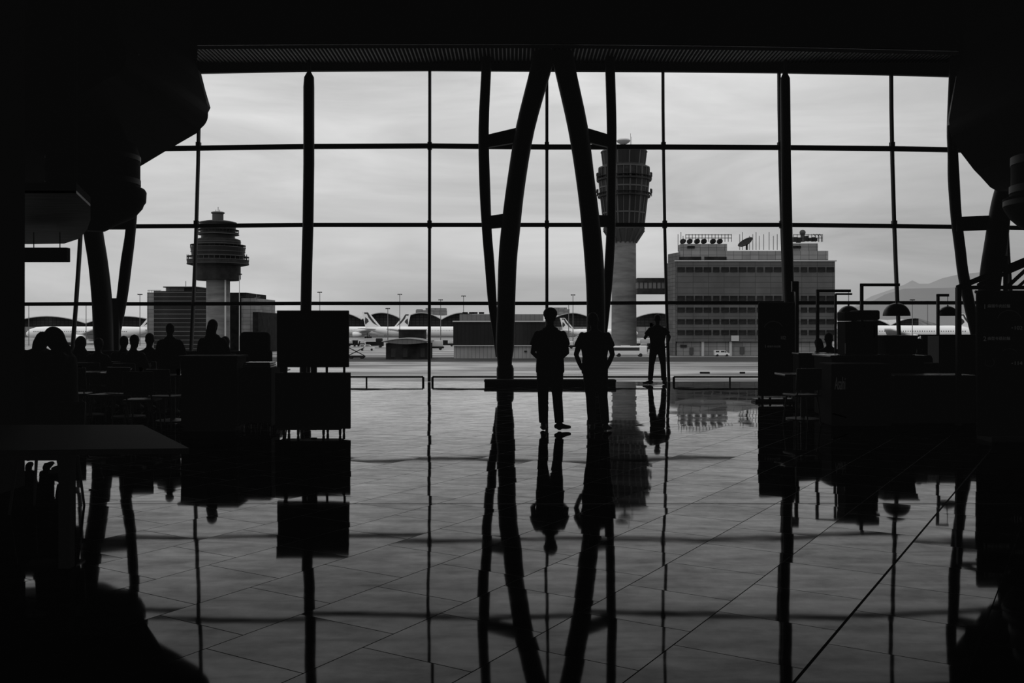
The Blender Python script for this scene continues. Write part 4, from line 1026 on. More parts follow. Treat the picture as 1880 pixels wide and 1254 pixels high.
def tower_left():
    D = 280; s = D/F; cx = 400.5; X = XX(cx, D)
    t = thing('control_tower', (X, D, GZ), 'squat control tower with stacked dark galleries, behind the left diners', 'control tower')
    z = lambda y: ZZ(y, D)
    b = MB(); b.lathe([(21*s, GZ), (21*s, z(512))], (X, D, 0), n=24); b.build('shaft', M['concrete'], t, True)
    b = MB(); b.box((X+19.5*s, D-21*s, (z(514)+GZ)/2), (.35, .4, z(514)-GZ)); b.build('edge_strip', M['stripe'], t)
    MB().lathe([(38*s, z(515)), (40*s, z(512)), (40*s, z(488)), (43*s, z(485))], (X, D, 0), n=40).build('lower_drum', M['tdark'], t, True)
    MB().lathe([(46*s, z(488)), (54.5*s, z(486)), (54.5*s, z(478)), (48*s, z(478))], (X, D, 0), n=40).build('gallery', M['tdark'], t)
    MB().lathe([(45*s, z(478)), (48.5*s, z(457)), (48.5*s, z(455)), (40*s, z(455))], (X, D, 0), n=40).build('main_glazing', M['tglass'], t)
    MB().lathe([(40*s, z(456)), (40*s, z(441)), (36*s, z(439)), (30*s, z(438))], (X, D, 0), n=40).build('upper_drum', M['tdark'], t)
    MB().lathe([(30*s, z(440)), (30*s, z(431)), (31*s, z(426)), (32*s, z(410))], (X, D, 0), n=40).build('cab_glazing', M['tglass'], t)
    MB().lathe([(32*s, z(432)), (36.5*s, z(431)), (36.5*s, z(428)), (31*s, z(428))], (X, D, 0), n=40).build('gallery', M['tdark'], t)
    MB().lathe([(31*s, z(412)), (33*s, z(411)), (33*s, z(408.5)), (22*s, z(406))], (X, D, 0), n=40).build('cab_roof', M['tdark'], t)
    MB().lathe([(10*s, z(407)), (10*s, z(393)), (12*s, z(392)), (12*s, z(390)), (9*s, z(389))], (X-.5*s, D, 0), n=28).build('roof_turret', M['tmetal'], t, True)
    for dx, y in ((0, 380), (-4, 385), (3, 385)): MB().tube([(X+dx*s, D, z(390)), (X+dx*s, D, z(y))], .08, n=5).build('aerial', M['mast'], t)
    for y, r, h in ((478,54.5,6),(456,48.5,5),(428,36.5,5)):
        b = MB()
        for i in range(36):
            a = 2*PI*i/36; b.tube([(X+r*s*math.cos(a), D+r*s*math.sin(a), z(y)), (X+r*s*math.cos(a), D+r*s*math.sin(a), z(y-h))], .06, n=4)
        b.lathe([(r*s-.1, z(y-h)), (r*s+.1, z(y-h)), (r*s+.1, z(y-h-.7)), (r*s-.1, z(y-h-.7))], (X, D, 0), n=36)
        b.build('railing', M['tmetal'] if y == 478 else M['tdark'], t)
    for y, r in ((470,47),(463,48),(445,40.3),(449,40.3),(485,54.8),(478,54.8),(431,37),(455,48.8)):
        MB().lathe([(r*s, z(y+.5)), ((r+.4)*s, z(y+.4)), ((r+.4)*s, z(y-.4)), (r*s, z(y-.5))], (X, D, 0), n=40).build('band', M['tmetal'], t)
    b = MB()
    for dx in (-54.5, -52, 54.5, 51): b.tube([(X+dx*s, D-8*s, z(480)), (X+dx*s, D-8*s, z(468))], .12, n=5)
    b.build('aerials', M['tdark'], t)
tower_left()

# left office building
def office_left():
    D = 300; s = D/F; z = lambda y: ZZ(y, D)
    t = thing('office_building', (XX(370, D), D, GZ), 'low office block with pale panelled ends and dark louvred middle, around the left tower', 'building')
    def blk(x0, x1, y, name, m, d0=0, dep=25, y1=None):
        zz = z(y); zb = GZ if y1 is None else z(y1)
        return MB().box(((XX(x0, D)+XX(x1, D))/2, D+d0+dep/2, (zz+zb)/2), (XX(x1, D)-XX(x0, D), dep, zz-zb)).build(name, M[m], t)
    blk(270, 296, 537, 'panelled_wing', 'panel', 0); blk(289, 388, 535, 'louvred_block', 'louvre', -3)
    blk(296, 330, 527, 'penthouse', 'panel', 4, 12, 536); blk(330, 353, 528, 'penthouse', 'tdark', 4, 12, 536); blk(295, 356, 525.5, 'penthouse_roof', 'tdark', 2, 16, 527.5)
    blk(388, 442, 536, 'dark_block', 'hutdark', 6); blk(440, 466, 547, 'panelled_wing', 'panel', 2); blk(464, 474, 573, 'dark_block', 'hutdark', 0)
    b = MB()
    for x in range(272, 296, 3): b.tube([P(x, 537, D), P(x, 533, D)], .07, n=4)
    b.tube([P(271, 533, D), P(296, 533, D)], .08, n=4); b.build('roof_railing', M['tdark'], t)
    b = MB()
    for x in range(442, 466, 3): b.tube([P(x, 547, D), P(x, 544, D)], .07, n=4)
    b.tube([P(441, 544, D), P(466, 544, D)], .08, n=4); b.build('roof_railing', M['tdark'], t)
    MB().tube([P(341, 527, D), P(341, 516, D)], .1, n=5).build('aerial', M['mast'], t)
    MB().tube([P(471, 550, D), P(471, 540, D)], .1, n=5).build('aerial', M['mast'], t)
    MB().tube([P(464, 548, D), P(478, 545, D)], .08, n=4).build('aerial', M['mast'], t)
    MB().box(P(386.5, 596, D-3.3), (.5, .3, 88*s)).build('light_strip', M['stripe'], t)
office_left()

# right office building
def office_right():
    D = 270; s = D/F; z = lambda y: ZZ(y, D); X = lambda x: XX(x, D)
    t = thing('office_building', (X(1386), D, GZ), 'large panelled office block with rooftop plant and aerials, right of the tall tower', 'building')
    x0, x1 = 1240.5, 1533
    plan = lambda a, c, d0, d1, zb, k=7: [Vector((a, D+d0, zb)), Vector((c, D+d0, zb)), Vector((c, D+d1, zb)), Vector((a+k*(d1-d0)/38, D+d1, zb))]
    MB().prism(plan(X(x0), X(x1), 0, 40, z(627)), (0,0,z(480)-z(627))).build('main_block', M['panel2'], t)
    MB().prism(plan(X(x0)-.4, X(x1)+.4, -.3, 40.3, z(480)), (0,0,.35)).build('roof_edge', M['stripe'], t)
    MB().prism(plan(X(x0)+.4, X(x1)-.4, 1, 39, GZ), (0,0,z(627)-GZ)).build('ground_floor', M['panel'], t)
    # chamfered side wing towards the tower
    b = MB(); q = [Vector((X(x0), D+.2, GZ)), Vector((X(1223)+1.5, D+9, GZ)), Vector((X(1223)+6.8, D+38, GZ)), Vector((X(x0)+7.2, D+38, GZ))]
    b.prism(q, (0, 0, z(480)-GZ)); b.build('side_wing', M['sidepanel'], t)
    MB().prism(plan(X(1252), X(1527), 3, 33, z(479)), (0,0,z(459)-z(479))).build('upper_storey', M['panel'], t)
    b = MB(); b.prism([Vector((X(1252), D+3.2, z(479))), Vector((X(1226)+2, D+12, z(479))), Vector((X(1226)+5.5, D+30, z(479))), Vector((X(1252)+5, D+30, z(479)))], (0,0,z(461)-z(479))); b.build('upper_storey', M['sidepanel'], t)
    for a, c in ((1250,1291),(1297,1338)):
        MB().box(((X(a)+X(c))/2, D+2.9, z(473.5)), (X(c)-X(a), .3, 7*s)).build('plant_opening', M['bwin'], t)
    MB().box(((X(1258)+X(1345))/2, D+9, (z(444)+z(459))/2), (X(1345)-X(1258), 4, z(444)-z(459))).build('penthouse', M['panel'], t)
    MB().box(((X(1270)+X(1284))/2, D+6.9, z(450)), (X(1284)-X(1270), .3, 4*s)).build('plant_opening', M['bwin'], t)
    MB().box(((X(1455)+X(1512))/2, D+8, (z(444)+z(459))/2), (X(1512)-X(1455), 6, z(444)-z(459))).build('penthouse', M['panel'], t)
    MB().box(((X(1463)+X(1480))/2, D+4.9, z(451)), (X(1480)-X(1463), .3, 4*s)).build('plant_opening', M['bwin'], t)
    for x in (1264, 1277, 1291, 1304, 1321, 1334):
        b = MB(); c = Vector((X(x), D+9, z(438))); b.tube([c-Vector((0,.8,0)), c+Vector((0,.8,0))], 4.8*s, n=20); b.tube([c-Vector((0,1,0)), c-Vector((0,.8,0))], 2.2*s, n=12)
        b.build('cooling_fan', M['tdark'], t)
    b = MB()
    for a, c in ((1259,1343),(1457,1510)):
        for y in (431, 437): b.tube([P(a, y, D+7), P(c, y, D+7)], .10, n=4)
        n_ = int((c-a)/6)
        for i in range(n_+1): b.tube([P(a+(c-a)*i/n_, 444, D+7), P(a+(c-a)*i/n_, 430, D+7)], .09, n=4)
    b.build('roof_railing', M['tdark'], t)
    for i, x in enumerate((1245,1250,1254,1358,1363,1376,1382,1388,1394,1402,1412,1420,1427)):
        y0 = 462 if x < 1260 else 459
        MB().tube([P(x, y0, D+8), P(x, (430, 426, 433)[i % 3], D+8)], .09, n=4).build('aerial', M['tmetal'], t)
    # parabolic dish
    b = MB(); c = P(1371, 449, D+8); b.tube([P(1371, 459, D+8), c], .3, n=6)
    R = Matrix.Rotation(-.6, 3, 'Y') @ Matrix.Rotation(.3, 3, 'X')
    rings = []
    for r_, h in ((.05,0),(1.0,.16),(1.9,.55),(2.4,.95)): rings.append([c+R @ Vector((r_*math.cos(2*PI*k/20), r_*math.sin(2*PI*k/20), h)) for k in range(20)])
    b.rings(rings, cap=False); b.build('satellite_dish', M['tdark'], t)
    b = MB(); c = P(1473.5, 427, D+10); b.ell(c, (5.6*s, 5.6*s, 5.6*s)); b.tube([P(1473.5, 444, D+10), c], .5, n=6); b.build('radome', M['tmetal'], t, True)
    b = MB()
    rnd = random.Random(5)
    for x in (1460,1466,1481,1487,1493,1498): b.box(P(x, 439+rnd.uniform(-1,2), D+10), (rnd.uniform(.6,1.4), 1, rnd.uniform(.8,1.6)))
    for x in (1497, 1503, 1508):
        b.tube([P(x, 444, D+8), P(x, 434, D+8), P(x-1.5, 431, D+8), P(x-4, 430, D+8)], .12, n=5)
    b.build('roof_plant', M['tdark'], t)
    # windows
    proto = MB().box((0,0,0), (13.6*s, .3, 9*s)).build('window', M['bwin'], t)
    proto_me = proto.data; proto_me.transform(Matrix.Translation(world_loc(t))); bpy.data.objects.remove(proto)
    me = proto_me
    for y in (495, 547.5, 569, 590.5, 610.5):
        for i in range(18):
            x = x0+2+8+i*16.1
            if x+7 > x1: continue
            o = bpy.data.objects.new('window', me); C.objects.link(o); o.parent = t
            o.location = Vector((X(x), D-.05, z(y)))-t.location
            if i % 5 == 4: o.scale = (.82, 1, 1)
    me.materials.clear(); me.materials.append(M['bwin'])
    MB().box(P(1349.5, 621, D-.3), (14*s, .3, 10*s)).build('sign_panel', M['stripe'], t)
    for a, c, y0, y1, m in ((1250,1262,633,638,'bwin'),(1267,1274,638,651,'tmetal'),(1360,1368,637,650,'tmetal')):
        MB().box(((X(a)+X(c))/2, D+.8, (z(y0)+z(y1))/2), (X(c)-X(a), .4, z(y0)-z(y1))).build('door' if m != 'bwin' else 'window', M[m], t)
    for x in (1291, 1342): MB().box((X(x), D+.7, (z(627)+GZ)/2), (.7, .5, z(627)-GZ)).build('pilaster', M['stripe'], t)
office_right()
# sky bridge
D = 283; t = thing('sky_bridge', P(1195, 540, D), 'enclosed footbridge linking the tall tower to the panelled office block', 'bridge')
X = lambda x: XX(x, D)
MB().box(((X(1168.5)+X(1221))/2, D, (ZZ(511, D)+ZZ(519, D))/2), (X(1221)-X(1168.5), 4, ZZ(511, D)-ZZ(519, D))).build('upper_beam', M['tdark'], t)
MB().box(((X(1168.5)+X(1221))/2, D, (ZZ(530, D)+ZZ(540, D))/2), (X(1221)-X(1168.5), 4, ZZ(530, D)-ZZ(540, D))).build('lower_beam', M['tdark'], t)
MB().box(((X(1168.5)+X(1221))/2, D, ZZ(524.5, D)), (X(1221)-X(1168.5), 3.4, 11*D/F)).build('glazing', mat('bridge_glass', .10, .2, .5), t)
for x in range(1172, 1220, 8): MB().box((X(x), D-1.8, ZZ(524.5, D)), (.25, .3, 11*D/F)).build('mullion', M['tdark'], t)

# ------------------------------------------------------------------ wavy-roofed concourses
def concourse(label, peaks, ypk, yv, D, x0, x1, ybase=None):
    t = thing('concourse_building', (XX((x0+x1)/2, D), D, GZ), label, 'building', 'wave-roofed concourses beyond the apron')
    # wave profile: arches meeting in sharp valleys
    vals = [(a+b_)/2 for a, b_ in zip(peaks, peaks[1:])]
    hw = (peaks[1]-peaks[0])/2 if len(peaks) > 1 else 60
    edges = [peaks[0]-hw]+vals+[peaks[-1]+hw]
    front = []; n = 14
    for i in range(len(peaks)):
        a, c = edges[i], edges[i+1]
        for j in range(n+(1 if i == len(peaks)-1 else 0)):
            u = j/n*2-1; front.append((a+(c-a)*j/n, ypk+(yv-ypk)*abs(u)**1.9))
    front = [(x, y) for x, y in front if x0-1 <= x <= x1+1]
    b = MB(); top = [P(x, y+1.2, D) for x, y in front]
    b.bm.faces.new([b.bm.verts.new(p) for p in [Vector((top[0].x, D, GZ))]+top+[Vector((top[-1].x, D, GZ))]][::-1])
    b.build('glazed_front', M['hdark'], t, fix=False)
    b = MB(); fr = [P(x, y, D-6) for x, y in front]; lo = [P(x, y+1.3, D-6) for x, y in front]
    bk = [Vector((p.x*1.2, D*1.2, ZZ(ypk, D)+.15*(p.z-ZZ(ypk, D)))) for p in fr]
    V = [[b.bm.verts.new(p) for p in r] for r in (lo, fr, bk)]
    for a, c in zip(V, V[1:]):
        for i in range(len(fr)-1): b.bm.faces.new((a[i], a[i+1], c[i+1], c[i]))
    b.build('wave_roof', M['hroof'], t, fix=False)
    MB().box(((XX(x0, D)+XX(x1, D))/2, D-8, (ZZ(600, D)+GZ)/2), (XX(x1, D)-XX(x0, D), 10, ZZ(600, D)-GZ)).build('gate_podium', M['city'], t)
concourse('wave-roofed concourse seen between the left diners and the display board', [-56, 86, 228, 370, 512], 580, 593, 760, 0, 560)
concourse('wave-roofed concourse behind the parked tail-left aircraft', [625, 702, 773, 848, 925, 1002], 573.5, 586, 760, 585, 940)
concourse('wave-roofed concourse behind the two standing people', [950, 1051, 1152], 574, 594, 780, 1000, 1100)
concourse('wave-roofed concourse between the tall tower and the panelled office block', [1206], 574, 594, 740, 1150, 1262)
concourse('wave-roofed concourse low behind the dome lamps on the right', [1500, 1590, 1680], 583, 597, 700, 1535, 1690)
# distant blocks
def city(label, x0, x1, y0, D, steps):
    t = thing('distant_building', (XX((x0+x1)/2, D), D, GZ), label, 'building')
    MB().box(((XX(x0, D)+XX(x1, D))/2, D, (ZZ(y0, D)+GZ)/2), (XX(x1, D)-XX(x0, D), 30, ZZ(y0, D)-GZ)).build('block', M['city'], t)
    for a, c, y in steps: MB().box(((XX(a, D)+XX(c, D))/2, D, (ZZ(y, D)+ZZ(y0, D))/2), (XX(c, D)-XX(a, D), 20, ZZ(y, D)-ZZ(y0, D))).build('roof_block', M['city'], t)
city('hazy grey distant block behind the waves, left of the second mullion', 766, 819, 570, 1000, ((783,819,566),(766,775,568)))
city('hazy grey distant block above the person in the middle', 1012, 1044, 568, 1000, ((1016,1040,565),))

# big dark shed and small hut
D = 245; t = thing('service_shed', (XX(905, D), D, GZ), 'large two-tone ribbed shed behind the left central pylon', 'shed')
X = lambda x: XX(x, D)
MB().box(((X(833)+X(1010))/2, D+10, (ZZ(634, D)+GZ)/2), (X(1010)-X(833), 19, ZZ(634, D)-GZ)).build('lower_wall', M['hutribs'], t)
MB().box(((X(832)+X(1012))/2, D+10, (ZZ(591, D)+ZZ(634, D))/2), (X(1012)-X(832), 19.6, ZZ(591, D)-ZZ(634, D))).build('upper_wall', M['hutribd'], t)
MB().box(((X(831)+X(1013))/2, D+10, ZZ(590, D)), (X(1013)-X(831), 20.4, .3)).build('roof_edge', M['stripe'], t)
MB().box(((X(831)+X(1013))/2, D-.1, ZZ(634.5, D)), (X(1013)-X(831), .4, .22)).build('floor_edge', M['stripe'], t)
MB().box(((X(840)+X(1000))/2, D+14, (ZZ(576, D)+ZZ(590, D))/2), (X(1000)-X(840), 9, ZZ(576, D)-ZZ(590, D))).build('penthouse', M['hut2'], t)
for x in (854, 866, 872, 884): MB().box(P(x, 574.8, D+12), (1.4, 1, .5)).build('roof_vent', M['hutdark'], t)
MB().box(P(965, 645, D+.2), (.7, .3, .35)).build('wall_lamp', M['hutdark'], t)
D = 240; t = thing('small_hut', (XX(742, D), D, GZ), 'small dark hut with a pale shallow curved roof, left of the second mullion', 'hut')
X = lambda x: XX(x, D)
MB().box(((X(708)+X(788))/2, D+5, (ZZ(630, D)+GZ)/2), (X(788)-X(708), 9, ZZ(630, D)-GZ)).build('wall', M['hutdark'], t)
pr = [(701+ (790-701)*i/14) for i in range(15)]
top = [P(x, 626.5-6.0*math.sin(PI*(x-701)/89), D-.8) for x in pr]; bot = [P(x, 627.5+4.5*math.sin(PI*(x-701)/89), D-.8) for x in pr]
b = MB(); b.prism(top+bot[::-1], (0, 11, 0)); b.build('curved_fascia', M['hut2'], t)
b = MB(); b.prism(top+[p-Vector((0,0,.16)) for p in top[::-1]], (0,-.3,0)); b.build('roof_edge', M['stripe'], t)
for x in (722, 744, 776): MB().box(P(x, 648, D+.4), (1.1, .3, 2.2)).build('door', M['tdark'], t)
D = 330; t = thing('stacked_container', (XX(756, D), D, GZ), 'dark boxy block standing behind the small hut', 'container')
MB().box((XX(756, D), D+3, (ZZ(606, D)+GZ)/2), (XX(780, D)-XX(732, D), 6, ZZ(606, D)-GZ)).build('block', M['hutdark'], t)
MB().box((XX(756, D), D+3, ZZ(605.7, D)), (XX(781, D)-XX(731, D), 6.4, .3)).build('lid', M['tdark'], t)

# ------------------------------------------------------------------ aircraft
def plane(label, tailpx, D, direction, yaw=0.0, size=1.0, mark=True):
    """direction +1: nose to the right. tailpx: pixel column of the tail cone"""
    L_ = 66*size; rz = (0 if direction > 0 else PI)+yaw
    X0 = XX(tailpx, D); c = Vector((X0+math.cos(rz)*L_/2, D+math.sin(rz)*L_/2, GZ))
    t = thing('airliner', c, label, 'aircraft', 'airliners parked on the apron', rz); LOCAL[0] = True
    r = 3.0*size; zc_ = 5.4*size; h = L_/2
    pts = [(-h,0,zc_+1.9*size),(-h+4*size,0,zc_+1.5*size),(-h+11*size,0,zc_+.7*size),(-h+19*size,0,zc_),(h-9*size,0,zc_),(h-5*size,0,zc_-.1),(h-2*size,0,zc_-.45*size),(h-.5*size,0,zc_-.8*size),(h,0,zc_-.95*size)]
    rr = [.35*size,1.0*size,2.1*size,r,r,.93*r,.70*r,.36*r,.08*r]
    MB().tube(pts, rr, n=28, side=(0,1,0)).build('fuselage', M['white'], t, True)
    # fin
    fin = [(-h+1.5*size,0,zc_+2.1*size),(-h+11.5*size,0,zc_+2.5*size),(-h+3.2*size,0,zc_+12.3*size),(-h-.9*size,0,zc_+12.3*size)]
    b = MB(); b.prism([Vector(p)+Vector((0,-.25*size,0)) for p in fin], (0,.5*size,0)); f_ = b.build('tail_fin', M['white'], t)
    if mark:
        for sy in (-.28, .28):
            y_ = sy*size
            q = MB()
            q.prism([Vector((-h+a*size, y_, zc_+z_*size)) for a, z_ in ((2.4,10.9),(3.4,8.6),(6.2,5.2),(9.4,3.3),(7.6,5.5),(5.2,8.4),(3.0,11.9),(.6,11.9),(.8,10.9))], (0, .02*size*(1 if sy>0 else -1), 0))
            q.prism([Vector((-h+a*size, y_, zc_+z_*size)) for a, z_ in ((1.4,4.2),(3.6,6.2),(3.0,7.6),(1.3,9.0),(1.0,6.0))], (0, .02*size*(1 if sy>0 else -1), 0))
            q.build('tail_emblem', M['tailmark'], f_)
    for s_ in (-1, 1):
        b = MB(); b.prism([(7*size, s_*2.2*size, zc_-1.3*size),(-4*size, s_*2.2*size, zc_-1.3*size),(-12*size, s_*29*size, zc_+1.2*size),(-9.6*size, s_*29*size, zc_+1.2*size)], (0,0,.5*size)); b.build('wing', M['engine'], t)
        b = MB(); b.prism([(-h+9*size, s_*.9*size, zc_+1.2*size),(-h+3*size, s_*.9*size, zc_+1.2*size),(-h-1.2*size, s_*9.8*size, zc_+1.7*size),(-h+1.2*size, s_*9.8*size, zc_+1.7*size)], (0,0,.3*size)); b.build('tailplane', M['engine'], t)
        b = MB(); b.tube([(6.6*size, s_*9.5*size, zc_-2.6*size),(5.6*size, s_*9.5*size, zc_-2.6*size),(2.5*size, s_*9.5*size, zc_-2.6*size),(.2*size, s_*9.5*size, zc_-2.4*size)], [1.55*size,1.75*size,1.6*size,.9*size], n=20)
        e_ = b.build('engine', M['white'], t, True)
        MB().tube([(6.62*size, s_*9.5*size, zc_-2.6*size),(6.7*size, s_*9.5*size, zc_-2.6*size)], 1.35*size, n=20).build('intake', M['tyre'], e_)
        b = MB(); b.box((3.2*size, s_*9.5*size, zc_-1.3*size), (3.4*size, .35*size, 1.4*size)); b.build('pylon', M['engine'], e_)
        b = MB(); b.tube([(-3*size, s_*4.5*size, zc_-1.5*size),(-3*size, s_*4.5*size, .6*size)], .25*size, n=8)
        for dx in (-1.3, 1.3): b.tube([(-3*size+dx*size, s_*4.1*size, .62*size),(-3*size+dx*size, s_*4.9*size, .62*size)], .62*size, n=14)
        b.build('main_gear', M['tyre'], t)
        b = MB()
        for i in range(46):
            b.box((-h+(17+i*.98)*size, s_*r*.985, zc_+.55*size), (.32*size, .05, .45*size))
        b.build('cabin_windows', M['vglass'], t)
    b = MB(); b.tube([(h-6*size,0,zc_-2.5*size),(h-6*size,0,.5*size)], .2*size, n=8); b.tube([(h-6*size,-.5*size,.5*size),(h-6*size,.5*size,.5*size)], .5*size, n=14); b.build('nose_gear', M['tyre'], t)
    b = MB(); b.box((h-2.6*size,0,zc_+.75*size), (1.0*size, 2.6*size, .6*size), ry=.5); b.build('cockpit_glass', M['vglass'], t)
    LOCAL[0] = False
    return t
plane('white airliner parked nose-right beyond the small hut, emblem on its fin', 667, 600, 1, -.08)
plane('white airliner behind the nose-right one, its fin leaning the other way', 752, 690, -1, .0)
plane('white airliner fuselage left of the panelled office wing, behind the diners', 300, 470, -1, .05, mark=True)
plane('white airliner mostly hidden behind the left office block, wing tip showing', 505, 560, -1, -.25)
plane('large white airliner nose-right behind the dome lamps', 1500, 440, 1, -.12, 1.05)
plane('small distant white airliner right of the tallest lamp post', 1776, 820, -1, .1)
plane('distant white airliner with tail between the post and the right pylon', 1762, 690, 1, .1)
plane('white airliner behind the two standing people, far apron', 1030, 640, 1, .12, .8)

# ------------------------------------------------------------------ masts, vehicles
def mast(px, yt, D, label, m='mast', arms=3):
    zt = ZZ(yt, D); t = thing('floodlight_mast', (XX(px, D), D, GZ), label, 'light mast', 'apron floodlight masts')
    k = D/F
    MB().tube([(XX(px, D), D, GZ), (XX(px, D), D, zt)], [.8*k, .55*k], n=8).build('pole', M[m], t)
    b = MB(); b.box((XX(px, D), D, zt), (8*k, 1.2, .7*k)); b.build('head_frame', M['tdark'], t)
    for i in range(arms):
        MB().box((XX(px, D)+(i-(arms-1)/2)*3*k, D, zt-.9*k), (1.8*k, 1, 1.3*k)).build('floodlight', M['tdark'], t)
for a in ((257,540,420,'pale floodlight mast left of the panelled office wing'),(439.5,503,262,'tall floodlight mast in front of the left tower base','maston'),(587,536,420,'floodlight mast just right of the left tubular column'),
          (734,540,430,'floodlight mast rising by the nose-right airliner'),(809,550,480,'floodlight mast just right of the second mullion'),(851,543,500,'floodlight mast above the big shed'),
          (1052,541,400,'floodlight mast between the two standing people'),(158,556,420,'floodlight mast seen left of the left pylon'),(53,556,420,'floodlight mast at the partition edge, far left'),(1675,550,420,'floodlight mast right of the middle dome lamp'),
          (1044,556,500,'thin short floodlight mast beside the middle person head'),(712,566,520,'short floodlight mast left of the second tail fin'),(475,556,420,'floodlight mast right of the left office block'),(1703,553,500,'thin floodlight mast near the distant tail on the right')):
    mast(a[0], a[1], a[2], a[3], a[4] if len(a) > 4 else 'mast')
# coach
D = 262; kx = D/F
t = thing('coach_bus', (XX(1155, D), D, GZ), 'white coach passing the foot of the tall tower', 'bus'); LOCAL[0] = True
MB().rbox((0,0,1.75), (9.7,2.5,2.5), .25, seg=3).build('body', M['vwhite'], t, True)
MB().box((-.9,-1.22,2.15), (7.2,.1,.85)).build('side_glazing', M['vglass'], t)
MB().rbox((4.3,0,2.0), (1.3,2.4,1.5), .2).build('windscreen', M['vglass'], t, True)
for x in (-2.9, 3.0):
    for y in (-1.1, 1.1): MB().tube([(x,y-.15,.5),(x,y+.15,.5)], .5, n=18).build('wheel', M['tyre'], t, True)
MB().box((-1,0,3.08), (2.4,1.4,.22)).build('roof_unit', M['engine'], t)
LOCAL[0] = False
def loader(px, D, label, ln=6, m='hutdark', kind=0):
    t = thing('ground_vehicle', (XX(px, D), D, GZ), label, 'vehicle', 'ground support vehicles on the far apron'); LOCAL[0] = True
    MB().rbox((0,0,.9), (ln,2.2,.7), .15).build('chassis', M[m], t, True)
    if kind == 0:
        MB().rbox((-ln*.33,0,2.0), (ln*.28,2.1,1.6), .2).build('cab', M['vwhite'], t, True); MB().rbox((ln*.14,0,2.3), (ln*.6,2.2,2.1), .12).build('cargo_box', M['engine'], t, True)
    elif kind == 1:
        for i in range(3): MB().rbox((-ln*.33+i*ln*.33,0,1.9), (ln*.26,1.8,1.3), .1).build('baggage_load', M['hutdark' if i % 2 else 'engine'], t, True)
    else:
        MB().rbox((-ln*.3,0,1.9), (ln*.25,2.0,1.4), .2).build('cab', M['vwhite'], t, True)
        MB().prism([(ln*-.1,-.7,1.3),(ln*.5,-.7,4.2),(ln*.5,-.7,4.5),(ln*-.14,-.7,1.6)], (0,1.4,0)).build('stair_ramp', M['engine'], t)
    for x in (-ln*.32, ln*.32):
        for y in (-1, 1): MB().tube([(x,y-.15,.5),(x,y+.15,.5)], .5, n=12).build('wheel', M['tyre'], t, True)
    LOCAL[0] = False
loader(797, 340, 'catering truck just right of the second mullion', 7, 'hutdark', 0); loader(817, 400, 'baggage train left of the big shed', 9, 'hutdark', 1)
loader(652, 400, 'dark baggage train at the right edge of the display board', 8, 'hutdark', 1)
loader(1046, 430, 'stair truck beside the shoulder of the person in the middle', 8, 'hutdark', 2); loader(1058, 360, 'service truck between the two standing people', 6, 'hutdark', 0)
loader(1110, 420, 'stair truck left of the tall tower foot', 8, 'hutdark', 2)
loader(1181, 400, 'service truck right of the tall tower foot', 7, 'hutdark', 0); loader(1196, 330, 'baggage train behind the person at the glass', 8, 'hutdark', 1)
loader(495, 400, 'service truck left of the display board top', 7, 'hutdark', 0); loader(1672, 420, 'stair truck under the large airliner, right side', 8, 'hutdark', 2)
loader(1742, 480, 'service truck below the rightmost dome lamp', 8, 'hutdark', 0); loader(120, 430, 'service truck at the far left beyond the diners', 8, 'hutdark', 0)
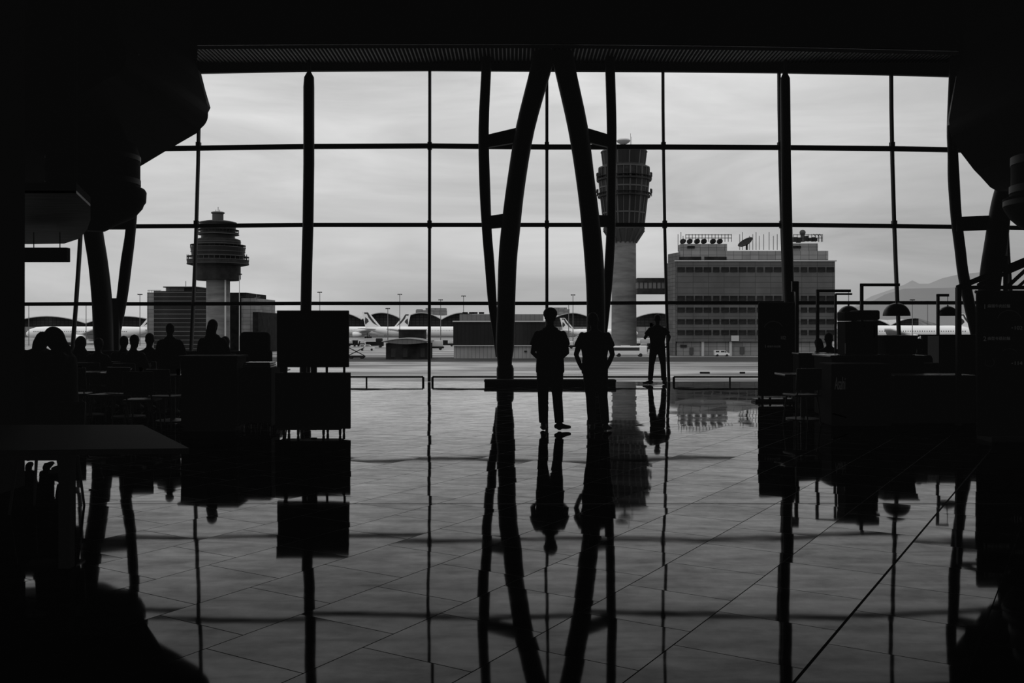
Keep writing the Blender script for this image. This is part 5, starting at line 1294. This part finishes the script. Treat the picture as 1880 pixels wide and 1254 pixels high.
def van(px, D, label, rz=0, sc=1.0):
    t = thing('van', (XX(px, D), D, GZ), label, 'van', None, rz); LOCAL[0] = True
    prof = [(-2.3,.35),(2.3,.35),(2.35,.9),(1.6,1.15),(.9,1.85),(-2.2,1.9),(-2.35,1.6)]
    MB().prism([Vector((x*sc,-.9*sc,z*sc)) for x, z in prof], (0,1.8*sc,0)).build('body', M['vwhite'], t)
    for x in (-1.5, .9-.9+.1): MB().box((x*sc,-.91*sc,1.5*sc), (1.1*sc,.06,.42*sc)).build('window', M['vglass'], t)
    MB().prism([Vector((x*sc,-.92*sc,z*sc)) for x, z in ((.75,1.25),(1.4,1.22),(.85,1.72),(.75,1.72))], (0,.04,0)).build('window', M['vglass'], t)
    for x in (-1.5, 1.45):
        for y in (-.82, .82): MB().tube([(x*sc,(y-.1)*sc,.35*sc),(x*sc,(y+.1)*sc,.35*sc)], .35*sc, n=14).build('wheel', M['tyre'], t, True)
    LOCAL[0] = False
van(1325, 266.5, 'small white van parked before the panelled office block', 0, .9)
van(674, 330, 'small white service van under the nose-right airliner', .1, 1.1)
van(1038, 420, 'small pale van far off beside the person in the middle', .2, 1.2)
van(1290-40, 420, 'small pale van far beyond, left of the panelled office block', .2, 1.0)
# belt loader
D = 245; t = thing('belt_loader', (XX(655, D), D, GZ), 'scissor-lift belt loader on the apron right of the display board', 'loader'); LOCAL[0] = True
MB().rbox((0,0,.6), (4.2,1.6,.5), .1).build('chassis', M['hutdark'], t)
for s in (-1, 1): MB().tube([(-2*s,-.6,.9),(2*s,-.6,2.9)], .12, n=6).build('scissor_arm', M['hutdark'], t)
MB().box((1.2,0,3.1), (9,1.2,.22), ry=-.04).build('belt', M['stripe'], t)
for x in (-1.4, 1.4):
    for y in (-.7, .7): MB().tube([(x,y-.15,.4),(x,y+.15,.4)], .4, n=14).build('wheel', M['tyre'], t, True)
for x in (-.6, .4): MB().tube([(x,0,3.2),(x+.4,0,4.6)], [.3,.12], n=8).build('roller_hood', M['hutdark'], t)
LOCAL[0] = False
# tug by the aircraft and two chocks/blocks on the near apron
D = 380; t = thing('baggage_tug', (XX(688, D), D, GZ), 'dark baggage tug beneath the nose-right airliner engine', 'tug'); LOCAL[0] = True
MB().rbox((0,0,1.4), (7,2.4,1.8), .3).build('body', M['hutdark'], t, True); MB().rbox((1.8,0,2.9), (2.6,2.2,1.5), .3).build('cab', M['tdark'], t, True)
for x in (-2.2, 2.2):
    for y in (-1.1, 1.1): MB().tube([(x,y-.2,.6),(x,y+.2,.6)], .6, n=14).build('wheel', M['tyre'], t, True)
LOCAL[0] = False
for x, lab in ((1294,'left'),(1363,'right')):
    b = MB(); D = 168; b.rbox((XX(x, D), D, GZ+.15), (1.7 if x < 1300 else .9, .6, .3), .08); tag(b.build('kerb_block', M['hutdark']), 'low dark block on the apron beyond the right guard rail, %s of two' % lab, 'block', 'low blocks on the apron')
